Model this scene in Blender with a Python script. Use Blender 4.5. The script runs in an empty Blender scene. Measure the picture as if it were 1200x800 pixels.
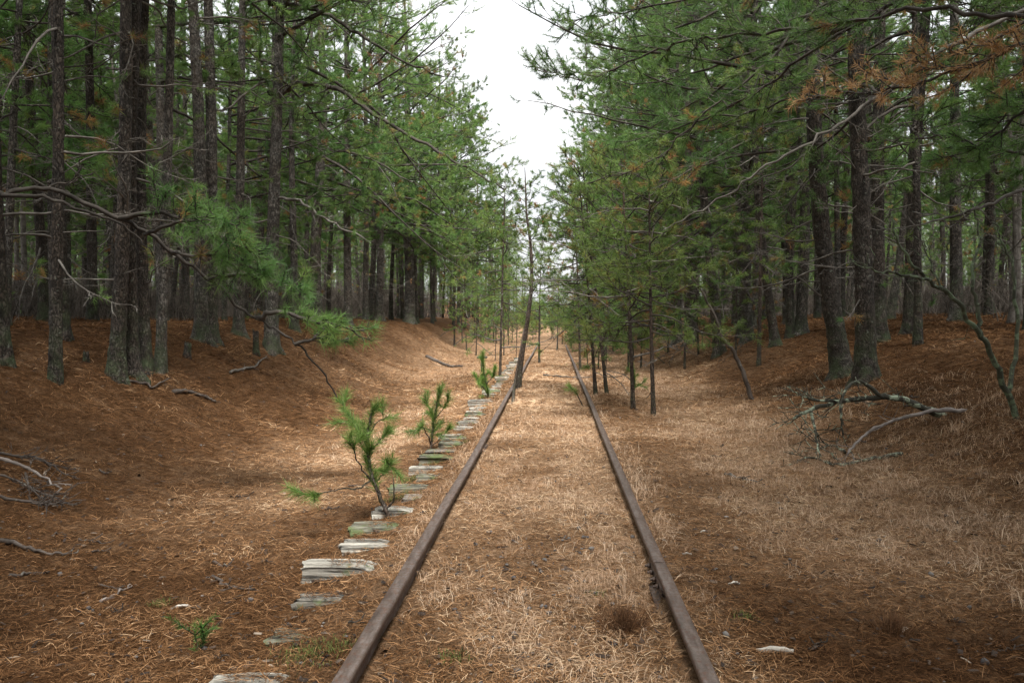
import bpy, math, random
import numpy as np
from mathutils import Vector, Matrix, Euler

random.seed(11)
R = np.random.default_rng(20240611)
scene = bpy.context.scene
COL = scene.collection
rad = math.radians

# ------------------------------------------------------------------ camera
F = 1000.0                                   # focal length in pixels of the 1200 px wide photograph
EYE = np.array([0.109, 0.0, 1.58])
ROT = Euler((rad(90 - 1.66), 0.0, rad(2.8)), 'XYZ').to_matrix()
RM = np.array(ROT)


def W(px, py, d):
    """point at depth d that the lens sees at px, py"""
    return EYE + RM @ np.array([(px - 600) / F * d, (400 - py) / F * d, -d])


# ------------------------------------------------------------------ noise
def _h(i, j, s):
    a = np.sin(i * 127.1 + j * 311.7 + s * 74.7) * 43758.5453
    return a - np.floor(a)


def vn(x, y, s=0.0):
    """2D value noise 0..1"""
    x = np.asarray(x, float); y = np.asarray(y, float)
    i = np.floor(x); j = np.floor(y)
    u = x - i; v = y - j
    u = u * u * (3 - 2 * u); v = v * v * (3 - 2 * v)
    return (_h(i, j, s) * (1 - u) + _h(i + 1, j, s) * u) * (1 - v) + (_h(i, j + 1, s) * (1 - u) + _h(i + 1, j + 1, s) * u) * v


def fbm(x, y, s=0.0, o=3):
    t = 0; a = 0.5; n = 0
    for k in range(o):
        t = t + a * vn(x * 2 ** k, y * 2 ** k, s + k * 7); n += a; a *= 0.5
    return t / n


def sstep(a, b, x):
    t = np.clip((np.asarray(x, float) - a) / (b - a), 0, 1)
    return t * t * (3 - 2 * t)


# ------------------------------------------------------------------ terrain
PX = np.array([-400, -60, -30, -11, -8.2, -7.2, -6.3, -5.3, -4.5, -3.6, -2.6, -1.8, -1.45, -.96, -.6, .6, .95, 1.4, 2.2, 3.0, 3.6, 4.2, 4.7, 6.0, 8.0, 11, 30, 60, 400])
PZ = np.array([2.2, 1.8, 1.6, 1.46, 1.40, 1.20, .80, .20, -.10, -.25, -.25, -.18, -.125, -.02, 0, 0, .03, .02, -.03, .05, .19, .45, .68, 1.08, 1.40, 1.6, 1.75, 2.0, 2.3])
_gx = np.linspace(-60, 60, 4801)
_gz = np.interp(_gx, PX, PZ)
_k = np.exp(-0.5 * (np.arange(-24, 25) / 9.0) ** 2); _k /= _k.sum()
_gs = np.convolve(np.pad(_gz, 24, mode='edge'), _k, mode='valid')
_m = sstep(1.2, 1.7, np.abs(_gx))
_gz = _gz * (1 - _m) + _gs * _m


def H(x, y):
    x = np.asarray(x, float); y = np.asarray(y, float)
    off = sstep(1.3, 4.0, np.abs(x))
    xe = x + off * ((fbm(y / 9.0, y * 0 + 3.1, 5) - .5) * 1.1 + (fbm(y / 2.7, x / 3.0, 8) - .5) * .5)
    z = np.where(np.abs(xe) < 60, np.interp(xe, _gx, _gz), np.interp(xe, PX, PZ))
    z = z + off * ((fbm(x / 2.2, y / 2.2, 21) - .5) * .26 + (fbm(x / .55, y / .55, 31) - .5) * .075)
    inner = sstep(.86, .68, np.abs(x))
    z = z + (vn(x / .35, y / .35, 41) - .5) * .03 * inner + (vn(x / .9, y / 1.3, 43) - .4) * .035 * inner
    z = z - .075 * np.exp(-((x - .66) / .085) ** 2 - ((y - 4.95) / .34) ** 2) - .03 * np.exp(-((np.abs(x) - .69) / .05) ** 2) * vn(y / .6, x * 0 + np.sign(x), 47)
    z = z + sstep(34, 52, y) * .13 * (1 - off) + 5.0 * sstep(95, 240, np.sqrt(x * x + y * y)) * sstep(8, 40, np.abs(x))
    return z


def G(px, py, far=140.0):
    """point of the ground the lens sees at px, py"""
    d = RM @ np.array([(px - 600) / F, (400 - py) / F, -1.0])
    t = np.arange(2.0, far, .05)
    p = EYE[None] + t[:, None] * d[None]
    below = np.nonzero(p[:, 2] < H(p[:, 0], p[:, 1]))[0]
    if len(below) == 0:
        q = EYE + far * d
        return np.array([q[0], q[1], float(H(q[0], q[1]))]), far
    tt = t[below[0]]
    q = EYE + tt * d
    return np.array([q[0], q[1], float(H(q[0], q[1]))]), tt


# ------------------------------------------------------------------ mesh builder
class MB:
    def __init__(s):
        s.v = []; s.q = []; s.t = []; s.tint = []; s.qm = []; s.tm = []; s.n = 0

    def add(s, v, quads=None, tris=None, mat=0, tint=.5):
        v = np.asarray(v, float).reshape(-1, 3)
        s.v.append(v)
        s.tint.append(np.broadcast_to(np.asarray(tint, float), (len(v),)).copy())
        if quads is not None and len(quads):
            q = np.asarray(quads, np.int64).reshape(-1, 4) + s.n
            s.q.append(q); s.qm.append(np.full(len(q), mat))
        if tris is not None and len(tris):
            t = np.asarray(tris, np.int64).reshape(-1, 3) + s.n
            s.t.append(t); s.tm.append(np.full(len(t), mat))
        s.n += len(v)

    def mesh(s, name, mats, smooth=False, origin=None):
        me = bpy.data.meshes.new(name)
        v = np.concatenate(s.v)
        if origin is not None:
            v = v - np.asarray(origin)[None]
        q = np.concatenate(s.q) if s.q else np.zeros((0, 4), int)
        t = np.concatenate(s.t) if s.t else np.zeros((0, 3), int)
        qm = np.concatenate(s.qm) if s.qm else np.zeros(0, int)
        tm = np.concatenate(s.tm) if s.tm else np.zeros(0, int)
        me.vertices.add(len(v)); me.vertices.foreach_set('co', v.astype(np.float32).ravel())
        loops = np.concatenate([q.ravel(), t.ravel()]).astype(np.int32)
        me.loops.add(len(loops)); me.loops.foreach_set('vertex_index', loops)
        tot = np.concatenate([np.full(len(q), 4), np.full(len(t), 3)]).astype(np.int32)
        st = np.concatenate([[0], np.cumsum(tot)[:-1]]).astype(np.int32)
        me.polygons.add(len(tot))
        me.polygons.foreach_set('loop_start', st)
        me.polygons.foreach_set('loop_total', tot)
        me.polygons.foreach_set('material_index', np.concatenate([qm, tm]).astype(np.int32))
        if smooth:
            me.polygons.foreach_set('use_smooth', np.ones(len(tot), bool))
        a = me.attributes.new('tint', 'FLOAT', 'POINT')
        a.data.foreach_set('value', np.concatenate(s.tint).astype(np.float32))
        for m in mats:
            me.materials.append(m)
        me.update(calc_edges=True)
        return me

    def build(s, name, mats, parent=None, smooth=False, origin=None, loc=None):
        me = s.mesh(name, mats, smooth, origin)
        o = bpy.data.objects.new(name, me); COL.objects.link(o)
        if parent is not None:
            o.parent = parent
        if loc is not None:
            o.location = loc
        elif origin is not None and parent is None:
            o.location = origin
        return o


def unit(a):
    a = np.asarray(a, float)
    return a / np.maximum(np.linalg.norm(a, axis=-1, keepdims=True), 1e-9)


def tube(mb, pts, rr, k=6, mat=0, tint=.5, bump=None, cap=True):
    pts = np.asarray(pts, float); n = len(pts)
    rr = np.broadcast_to(np.asarray(rr, float), (n,))
    tg = unit(np.gradient(pts, axis=0))
    u = np.cross(tg[0], [0.31, .91, .27]); u /= max(np.linalg.norm(u), 1e-9)
    U = np.empty((n, 3))
    for i in range(n):
        u = u - tg[i] * float(u @ tg[i]); u /= max(np.linalg.norm(u), 1e-9); U[i] = u
    V = np.cross(tg, U)
    a = np.linspace(0, 2 * math.pi, k, endpoint=False)
    rad_ = rr[:, None] * (np.ones((n, k)) if bump is None else bump)
    v = pts[:, None] + rad_[..., None] * (np.cos(a)[None, :, None] * U[:, None] + np.sin(a)[None, :, None] * V[:, None])
    idx = np.arange(n * k).reshape(n, k)
    q = np.stack([idx[:-1], np.roll(idx, -1, 1)[:-1], np.roll(idx, -1, 1)[1:], idx[1:]], -1).reshape(-1, 4)
    vv = v.reshape(-1, 3)
    tr = []
    if cap:
        vv = np.concatenate([vv, pts[[0]], pts[[-1]]])
        for j in range(k):
            tr.append((idx[0, (j + 1) % k], idx[0, j], n * k)); tr.append((idx[-1, j], idx[-1, (j + 1) % k], n * k + 1))
    mb.add(vv, q, tr, mat, tint)


def sticks(mb, P0, P1, r0, r1, mat=0, tint=.5, k=3):
    P0 = np.asarray(P0, float); P1 = np.asarray(P1, float); n = len(P0)
    if n == 0:
        return
    d = unit(P1 - P0)
    u = unit(np.cross(d, np.array([.37, .22, .9])[None])); w = np.cross(d, u)
    a = np.linspace(0, 2 * math.pi, k, endpoint=False)
    ring = np.cos(a)[None, :, None] * u[:, None] + np.sin(a)[None, :, None] * w[:, None]
    r0 = np.broadcast_to(np.asarray(r0, float), (n,)); r1 = np.broadcast_to(np.asarray(r1, float), (n,))
    v = np.concatenate([P0[:, None] + r0[:, None, None] * ring, P1[:, None] + r1[:, None, None] * ring], 1)
    b = np.arange(n)[:, None] * 2 * k
    q = np.concatenate([np.stack([b[:, 0] + j, b[:, 0] + (j + 1) % k, b[:, 0] + k + (j + 1) % k, b[:, 0] + k + j], -1) for j in range(k)])
    mb.add(v.reshape(-1, 3), q, None, mat, np.repeat(np.broadcast_to(np.asarray(tint, float), (n,)), 2 * k))


def needles(mb, P, D, M, length, width, tint, mat=1, lo=25, hi=75, g=R):
    """sprays of needles round the shoot nodes P with shoot directions D"""
    P = np.asarray(P, float); D = unit(D); n = len(P)
    if n == 0:
        return
    P = np.repeat(P, M, 0); D = np.repeat(D, M, 0); T = np.repeat(np.broadcast_to(tint, (n,)), M)
    N = len(P)
    pr = unit(np.cross(D, g.normal(size=(N, 3))))
    a = np.radians(g.uniform(lo, hi, N))[:, None]
    d = D * np.cos(a) + pr * np.sin(a)
    ln = length * g.uniform(.65, 1.15, N)[:, None]
    base = P + D * (g.uniform(-.5, .5, N)[:, None] * .07)
    sd = unit(np.cross(d, g.normal(size=(N, 3)))) * width * .5
    tip = base + d * ln; tip[:, 2] -= ln[:, 0] * .08
    v = np.stack([base - sd, base + sd, tip], 1).reshape(-1, 3)
    mb.add(v, None, np.arange(3 * N).reshape(-1, 3), mat, np.repeat(np.clip(T + g.normal(0, .05, N), 0, 1), 3))


def catmull(P, m=6):
    P = np.asarray(P, float)
    Q = np.concatenate([2 * P[:1] - P[1:2], P, 2 * P[-1:] - P[-2:-1]])
    out = []
    for i in range(1, len(Q) - 2):
        for t in np.linspace(0, 1, m, endpoint=False):
            a, b, c, d = Q[i - 1], Q[i], Q[i + 1], Q[i + 2]
            out.append(.5 * ((2 * b) + (-a + c) * t + (2 * a - 5 * b + 4 * c - d) * t * t + (-a + 3 * b - 3 * c + d) * t ** 3))
    out.append(P[-1])
    return np.array(out)


# ------------------------------------------------------------------ materials
def mat_new(name):
    m = bpy.data.materials.new(name); m.use_nodes = True
    nt = m.node_tree; nt.nodes.clear()
    out = nt.nodes.new('ShaderNodeOutputMaterial')
    b = nt.nodes.new('ShaderNodeBsdfPrincipled')
    nt.links.new(b.outputs[0], out.inputs[0])
    b.inputs['Roughness'].default_value = .85
    b.inputs['Specular IOR Level'].default_value = .2
    return m, nt, b, out


def nd(nt, t, **kw):
    n = nt.nodes.new(t)
    for k, v in kw.items():
        setattr(n, k, v)
    return n


def ramp(nt, fac, stops):
    r = nd(nt, 'ShaderNodeValToRGB'); e = r.color_ramp.elements
    while len(e) < len(stops):
        e.new(.5)
    for i, (p, c) in enumerate(stops):
        e[i].position = p; e[i].color = (*c, 1)
    nt.links.new(fac, r.inputs[0])
    return r.outputs[0]


def noise(nt, vec, scale, detail=4, rough=.6):
    n = nd(nt, 'ShaderNodeTexNoise'); n.inputs['Scale'].default_value = scale
    n.inputs['Detail'].default_value = detail; n.inputs['Roughness'].default_value = rough
    if vec is not None:
        nt.links.new(vec, n.inputs['Vector'])
    return n.outputs['Fac']


def mapping(nt, vec, scale, loc=None):
    m = nd(nt, 'ShaderNodeMapping'); m.inputs['Scale'].default_value = scale
    nt.links.new(vec, m.inputs['Vector'])
    if loc is not None:
        nt.links.new(loc, m.inputs['Location'])
    return m.outputs[0]


def mix(nt, fac, a, b, mode='MIX'):
    m = nd(nt, 'ShaderNodeMix', data_type='RGBA', blend_type=mode)
    for s, x in ((m.inputs[0], fac), (m.inputs[6], a), (m.inputs[7], b)):
        if isinstance(x, (int, float)):
            s.default_value = x
        elif isinstance(x, tuple):
            s.default_value = (*x, 1)
        else:
            nt.links.new(x, s)
    return m.outputs[2]


def math_(nt, op, a, b=0.0, clamp=False):
    m = nd(nt, 'ShaderNodeMath', operation=op); m.use_clamp = clamp
    for s, x in ((m.inputs[0], a), (m.inputs[1], b)):
        if isinstance(x, (int, float)):
            s.default_value = x
        else:
            nt.links.new(x, s)
    return m.outputs[0]


def bump(nt, b, h, strength, dist):
    n = nd(nt, 'ShaderNodeBump'); n.inputs['Strength'].default_value = strength
    n.inputs['Distance'].default_value = dist
    nt.links.new(h, n.inputs['Height']); nt.links.new(n.outputs[0], b.inputs['Normal'])


def attr(nt, name):
    a = nd(nt, 'ShaderNodeAttribute'); a.attribute_name = name
    return a.outputs['Fac']


def objcoord(nt, spread=40.0):
    tc = nd(nt, 'ShaderNodeTexCoord'); oi = nd(nt, 'ShaderNodeObjectInfo')
    v = nd(nt, 'ShaderNodeVectorMath', operation='ADD')
    c = nd(nt, 'ShaderNodeCombineXYZ')
    nt.links.new(math_(nt, 'MULTIPLY', oi.outputs['Random'], spread), c.inputs[0])
    nt.links.new(tc.outputs['Object'], v.inputs[0]); nt.links.new(c.outputs[0], v.inputs[1])
    return v.outputs[0], tc.outputs['Object'], oi.outputs['Random']


def make_bark(name, dark, mid, light, moss_h=1.2, moss_amt=.75):
    m, nt, b, _ = mat_new(name)
    v, o, rnd = objcoord(nt)
    vs = mapping(nt, v, (27, 27, 11))
    warp = nd(nt, 'ShaderNodeTexNoise'); warp.inputs['Scale'].default_value = .9; nt.links.new(vs, warp.inputs['Vector'])
    va = nd(nt, 'ShaderNodeVectorMath', operation='MULTIPLY_ADD'); nt.links.new(warp.outputs['Color'], va.inputs[0]); va.inputs[1].default_value = (2.2, 2.2, 2.2); nt.links.new(vs, va.inputs[2])
    vo = nd(nt, 'ShaderNodeTexVoronoi', feature='DISTANCE_TO_EDGE'); vo.inputs['Scale'].default_value = 1.0
    nt.links.new(va.outputs[0], vo.inputs['Vector'])
    n1 = noise(nt, v, 9, 5, .65); n2 = noise(nt, v, 1.3, 3)
    fis = ramp(nt, vo.outputs['Distance'], [(0.0, (0, 0, 0)), (.14, (.65, .65, .65)), (.45, (1, 1, 1))])
    c = ramp(nt, n1, [(.28, dark), (.5, mid), (.72, light)])
    c = mix(nt, ramp(nt, n2, [(.4, (0, 0, 0)), (.65, (.55, .55, .55))]), c, tuple(x * y for x, y in zip(mid, (1.25, 1.0, .85))))
    c = mix(nt, fis, dark, c)
    # green algae and pale lichen that grow towards the foot
    sep = nd(nt, 'ShaderNodeSeparateXYZ'); nt.links.new(o, sep.inputs[0])
    low = nd(nt, 'ShaderNodeMapRange'); low.inputs[1].default_value = moss_h; low.inputs[2].default_value = 0.0
    nt.links.new(sep.outputs[2], low.inputs[0])
    ms = math_(nt, 'MULTIPLY', ramp(nt, noise(nt, v, 5, 4), [(.42, (0, 0, 0)), (.62, (1, 1, 1))]), low.outputs[0])
    ms = math_(nt, 'MULTIPLY', ms, moss_amt, True)
    c = mix(nt, ms, c, (.055, .075, .035))
    li = ramp(nt, noise(nt, v, 14, 2), [(.66, (0, 0, 0)), (.72, (.5, .5, .5))])
    c = mix(nt, li, c, (.19, .21, .17))
    nt.links.new(c, b.inputs['Base Color'])
    bump(nt, b, math_(nt, 'ADD', fis, math_(nt, 'MULTIPLY', n1, .6)), .8, .02)
    return m


BARK = make_bark('bark', (.020, .018, .015), (.115, .105, .092), (.27, .255, .23))
BARKD = make_bark('dark_bark', (.012, .010, .008), (.064, .055, .045), (.155, .138, .118))
SAPBARK = make_bark('sapling_bark', (.025, .019, .015), (.085, .066, .052), (.17, .15, .13), .7, .5)


def make_twig(name, a, bcol, lich=(.3, .33, .24), amt=.55):
    m, nt, b, _ = mat_new(name)
    v, o, rnd = objcoord(nt)
    c = ramp(nt, noise(nt, v, 6, 4), [(.3, a), (.7, bcol)])
    li = ramp(nt, noise(nt, v, 11, 3), [(amt, (0, 0, 0)), (amt + .07, (.75, .75, .75))])
    c = mix(nt, li, c, lich)
    nt.links.new(c, b.inputs['Base Color'])
    bump(nt, b, noise(nt, v, 60, 3), .6, .004)
    return m


TWIG = make_twig('branch_bark', (.018, .015, .012), (.068, .058, .048), (.14, .145, .115), .62)
GREYTWIG = make_twig('dead_branch_bark', (.05, .043, .036), (.17, .155, .135), (.26, .27, .22), .64)
DEADWOOD = make_twig('fallen_wood', (.03, .024, .02), (.11, .09, .075), (.2, .19, .16), .62)
LICHENWOOD = make_twig('lichen_wood', (.03, .028, .02), (.085, .08, .06), (.36, .42, .30), .53)
GREENLICHEN = make_twig('green_lichen_stem', (.03, .03, .02), (.075, .08, .05), (.13, .17, .10), .5)
SILVERWOOD = make_twig('silver_deadwood', (.09, .075, .065), (.25, .215, .19), (.3, .27, .24), .62)


def make_needles(name, stops, trans=.22):
    m, nt, b, out = mat_new(name)
    oi = nd(nt, 'ShaderNodeObjectInfo')
    t = attr(nt, 'tint')
    c = ramp(nt, t, stops)
    hs = nd(nt, 'ShaderNodeHueSaturation')
    nt.links.new(c, hs.inputs['Color'])
    mr = nd(nt, 'ShaderNodeMapRange'); mr.inputs[3].default_value = .82; mr.inputs[4].default_value = 1.35
    nt.links.new(oi.outputs['Random'], mr.inputs[0]); nt.links.new(mr.outputs[0], hs.inputs['Value'])
    r2 = math_(nt, 'FRACT', math_(nt, 'MULTIPLY', oi.outputs['Random'], 7.31))
    mr2 = nd(nt, 'ShaderNodeMapRange'); mr2.inputs[3].default_value = .488; mr2.inputs[4].default_value = .516
    nt.links.new(r2, mr2.inputs[0]); nt.links.new(mr2.outputs[0], hs.inputs['Hue'])
    nt.links.new(hs.outputs[0], b.inputs['Base Color'])
    b.inputs['Roughness'].default_value = .5; b.inputs['Specular IOR Level'].default_value = .3
    tr = nd(nt, 'ShaderNodeBsdfTranslucent'); nt.links.new(hs.outputs[0], tr.inputs[0])
    mx = nd(nt, 'ShaderNodeMixShader'); mx.inputs[0].default_value = trans
    nt.links.new(b.outputs[0], mx.inputs[1]); nt.links.new(tr.outputs[0], mx.inputs[2]); nt.links.new(mx.outputs[0], out.inputs[0])
    return m


NEEDLE = make_needles('pine_needles', [(0, (.048, .098, .030)), (.35, (.098, .178, .046)), (.7, (.165, .242, .058)), (.82, (.21, .25, .065)), (.87, (.20, .13, .05)), (1, (.32, .16, .06))], .5)
FRESH = make_needles('young_needles', [(0, (.055, .115, .024)), (.5, (.125, .215, .042)), (.85, (.23, .31, .075)), (.9, (.25, .15, .05)), (1, (.34, .15, .05))], .28)
RUSTN = make_needles('dead_needles', [(0, (.13, .07, .034)), (.4, (.28, .145, .058)), (1, (.46, .28, .13))], .2)


def make_ground():
    m, nt, b, _ = mat_new('needle_litter')
    tc = nd(nt, 'ShaderNodeTexCoord'); P = tc.outputs['Object']
    t = attr(nt, 'tint')                 # 0 red needle litter .. 1 straw thatch
    warp = nd(nt, 'ShaderNodeTexNoise'); warp.inputs['Scale'].default_value = 9; nt.links.new(P, warp.inputs['Vector'])
    va = nd(nt, 'ShaderNodeVectorMath', operation='MULTIPLY_ADD')
    nt.links.new(warp.outputs['Color'], va.inputs[0]); va.inputs[1].default_value = (.18, .18, .1); nt.links.new(P, va.inputs[2])
    s1 = noise(nt, mapping(nt, va.outputs[0], (90, 18, 40)), 1, 3, .7)
    s2 = noise(nt, mapping(nt, va.outputs[0], (16, 80, 40)), 1, 3, .7)
    st = math_(nt, 'MAXIMUM', s1, s2)
    big = noise(nt, P, .8, 5, .6); mid = noise(nt, P, 5, 4, .6)
    red = ramp(nt, st, [(.36, (.016, .007, .003)), (.55, (.070, .035, .0155)), (.74, (.16, .088, .041))])
    tan = ramp(nt, st, [(.36, (.11, .07, .038)), (.55, (.33, .205, .12)), (.74, (.55, .395, .26))])
    f = math_(nt, 'ADD', t, math_(nt, 'MULTIPLY', math_(nt, 'SUBTRACT', mid, .5), .9), True)
    c = mix(nt, f, red, tan)
    c = mix(nt, ramp(nt, big, [(.36, (.3, .3, .3)), (.56, (0, 0, 0))]), c, (.055, .032, .018))
    gray = ramp(nt, noise(nt, P, 2.3, 6, .7), [(.63, (0, 0, 0)), (.72, (.6, .6, .6))])
    c = mix(nt, gray, c, (.10, .085, .07))
    nt.links.new(c, b.inputs['Base Color']); b.inputs['Roughness'].default_value = .95
    b.inputs['Specular IOR Level'].default_value = .03
    bump(nt, b, math_(nt, 'ADD', st, math_(nt, 'MULTIPLY', mid, .8)), .9, .03)
    return m


GROUND = make_ground()


def make_tinted(name, stops, rough=.8, spec=.2):
    m, nt, b, _ = mat_new(name)
    nt.links.new(ramp(nt, attr(nt, 'tint'), stops), b.inputs['Base Color'])
    b.inputs['Roughness'].default_value = rough; b.inputs['Specular IOR Level'].default_value = spec
    return m


LITTER = make_tinted('fallen_needles', [(0, (.020, .009, .004)), (.3, (.072, .034, .0145)), (.6, (.165, .083, .036)), (.85, (.39, .225, .115)), (1, (.60, .44, .28))], .9, .04)
STRAW = make_tinted('dry_grass', [(0, (.16, .088, .044)), (.4, (.33, .205, .118)), (.8, (.53, .375, .25)), (1, (.65, .51, .36))], .7)
MOSS = make_tinted('green_moss', [(0, (.035, .045, .014)), (1, (.11, .125, .03))])
BRUSHM = make_tinted('dry_undergrowth', [(0, (.035, .028, .022)), (1, (.13, .11, .09))])
STONE = make_tinted('litter_stone', [(0, (.07, .065, .065)), (.6, (.15, .14, .13)), (1, (.30, .275, .25))])
CHIPM = make_tinted('bleached_wood', [(0, (.38, .34, .28)), (1, (.66, .62, .55))])
BUSHM = make_tinted('brown_shrub_stem', [(0, (.08, .04, .019)), (1, (.23, .12, .058))])


def make_rail():
    m, nt, b, _ = mat_new('rusted_steel')
    tc = nd(nt, 'ShaderNodeTexCoord'); P = tc.outputs['Object']
    n = noise(nt, mapping(nt, P, (30, 6, 30)), 1, 6, .7); n2 = noise(nt, P, 32, 5, .7)
    c = ramp(nt, n, [(.3, (.04, .026, .020)), (.5, (.09, .066, .053)), (.7, (.155, .125, .108))])
    c = mix(nt, ramp(nt, n2, [(.5, (0, 0, 0)), (.66, (.8, .8, .8))]), c, (.10, .045, .025))
    nt.links.new(c, b.inputs['Base Color'])
    b.inputs['Metallic'].default_value = .15
    b.inputs['Specular IOR Level'].default_value = .4
    nt.links.new(ramp(nt, n2, [(.3, (.42, .42, .42)), (.7, (.68, .68, .68))]), b.inputs['Roughness'])
    bump(nt, b, n2, .6, .004)
    return m


RAILM = make_rail()


def make_tie(name, pale, moss):
    m, nt, b, _ = mat_new(name)
    v, o, rnd = objcoord(nt, 9)
    g = noise(nt, mapping(nt, v, (2.2, 45, 45)), 1, 5, .7)
    c = ramp(nt, g, [(.40, tuple(x * .10 for x in pale)), (.50, tuple(x * .5 for x in pale)), (.66, pale)])
    ms = ramp(nt, noise(nt, v, 7, 4), [(moss, (0, 0, 0)), (moss + .13, (.85, .85, .85))])
    c = mix(nt, ms, c, (.10, .13, .05))
    nt.links.new(c, b.inputs['Base Color'])
    bump(nt, b, g, .9, .012)
    return m


TIES = [make_tie('bleached_tie_wood', (.50, .47, .40), .60), make_tie('grey_tie_wood', (.30, .275, .23), .55), make_tie('mossy_tie_wood', (.26, .25, .19), .46)]


# ------------------------------------------------------------------ tagging
def tag(o, label=None, cat=None, group=None, kind=None):
    for k, v in (('label', label), ('category', cat), ('group', group), ('kind', kind)):
        if v:
            o[k] = v
    return o


def empty(name, loc, rz=0.0):
    o = bpy.data.objects.new(name, None); COL.objects.link(o)
    o.empty_display_size = .2
    o.location = loc; o.rotation_euler = (0, 0, rz)
    return o


def child(name, me, parent):
    o = bpy.data.objects.new(name, me); COL.objects.link(o); o.parent = parent
    return o


def copy_tree(src, loc, rz, sc):
    r = src.copy(); COL.objects.link(r)
    r.location = loc; r.rotation_euler = (0, 0, rz); r.scale = (sc, sc, sc)
    for ch in src.children:
        c = ch.copy(); COL.objects.link(c); c.parent = r
    return r


# ------------------------------------------------------------------ pine growth
class Shoots:
    def __init__(s):
        s.p = []; s.d = []; s.t = []

    def add(s, p, d, t):
        s.p.append(np.atleast_2d(p)); s.d.append(np.atleast_2d(d)); s.t.append(np.atleast_1d(t))

    def out(s, mb, M, ln, wd, mat=1, lo=25, hi=75):
        if s.p:
            needles(mb, np.concatenate(s.p), np.concatenate(s.d), M, ln, wd, np.concatenate(s.t), mat, lo, hi)


def grow_path(p0, d0, L, n, wob, droop, lift, g):
    pts = [np.array(p0, float)]; d = unit(d0); st = L / (n - 1)
    for i in range(n - 1):
        f = i / (n - 1)
        d = unit(d + g.normal(0, wob, 3) + np.array([0, 0, -droop * (1 - f) + lift * f]))
        pts.append(pts[-1] + d * st)
    return np.array(pts)


def decorate(mb, sh, path, g, ntw, tl, t0=.25, live=1.0, sub=3, nodes=3, tint=.4, brown=.03, up=.15, twmat=0, step=.075, tr=.008):
    """side twigs, sub-twigs and needle shoots along a limb"""
    n = len(path)
    A, B = [], []
    tg = unit(np.gradient(path, axis=0))
    ts = np.sort(np.concatenate([g.uniform(t0, 1, ntw), [1.0]]))
    sgn = 1
    for t in ts:
        x = t * (n - 1); i = min(int(x), n - 2); p = path[i] + (path[i + 1] - path[i]) * (x - i)
        d = tg[i]; sgn = -sgn
        side = unit(np.cross(d, [0, 0, 1.0]) + g.normal(0, .45, 3)) * sgn
        ang = rad(g.uniform(28, 68)) if t < 1 else 0.0
        dd = unit(d * math.cos(ang) + side * math.sin(ang) + np.array([0, 0, up * g.uniform(-.8, 1.6)]))
        l = tl * g.uniform(.45, 1.15) * (1.15 - .6 * t)
        q = [p]
        for k in range(3):
            dd = unit(dd + g.normal(0, .16, 3) + np.array([0, 0, .05])); q.append(q[-1] + dd * l / 3)
        q = np.array(q)
        A.append(q[:-1]); B.append(q[1:])
        lv = g.random() < live
        shoot_ends = [(q[-1], dd, min(l * .6, .26))]
        for k in range(sub):
            u = g.uniform(.3, 1.0) * 3; j = min(int(u), 2); sp = q[j] + (q[j + 1] - q[j]) * (u - j)
            sd = unit(unit(q[j + 1] - q[j]) + g.normal(0, .55, 3) + np.array([0, 0, .2]))
            sl = l * g.uniform(.18, .5); e = sp + sd * sl
            A.append(sp[None]); B.append(e[None]); shoot_ends.append((e, sd, min(sl, .2)))
        if lv:
            tb = tint + g.normal(0, .13)
            if g.random() < brown:
                tb = g.uniform(.86, 1)
            for (e, sd, ll) in shoot_ends:
                kk = max(1, min(nodes, int(ll / step) + 1))
                sh.add(e[None] - sd[None] * (np.arange(kk)[:, None] * step), np.repeat(sd[None], kk, 0), np.full(kk, np.clip(tb + g.normal(0, .05), 0, 1)))
    A = np.concatenate(A); B = np.concatenate(B)
    sticks(mb, A, B, tr, tr * .6, twmat, .5)


def trunk_mesh(path_fn, Ht, r0, g, k=18, dz=.07, zfine=7.5, flare=.35, amp=.16):
    zs = np.concatenate([np.arange(-.25, min(zfine, Ht), dz), np.arange(min(zfine, Ht), Ht, .45), [Ht]])
    pts = np.array([path_fn(z) for z in zs])
    f = np.clip(zs / Ht, 0, 1)
    rr = r0 * (1 - f) ** .72 * (1 + flare * np.exp(-np.maximum(zs, 0) / .28)) + .006
    th = np.arange(k) / k
    s = g.uniform(0, 99); ph = g.uniform(0, 6.28, 3)
    Z, TH = np.meshgrid(zs, th, indexing='ij')
    cells = 9
    def pn(fz, cc, sd):
        a = (TH * cc); i = np.floor(a); u = a - i; u = u * u * (3 - 2 * u)
        return vn(Z * fz, (i % cc) * 3.7, sd) * (1 - u) + vn(Z * fz, ((i + 1) % cc) * 3.7, sd) * u
    bmp = 1 + amp * (np.abs(pn(6, cells, s) - .5) * 2 - .5) + .06 * (pn(1.2, 4, s + 5) - .5) + amp * .5 * (pn(17, cells * 2, s + 9) - .5)
    lob = (np.maximum(np.sin(TH * 6.283 * 3 + ph[0]), 0) + np.maximum(np.sin(TH * 6.283 * 2 + ph[1]), 0) * .8) * np.exp(-np.maximum(Z, -.1) / .16)
    bmp = bmp + (.34 if r0 > .07 else .08) * lob
    mb = MB()
    tube(mb, pts, rr, k, 0, .5, bmp)
    return mb


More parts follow.
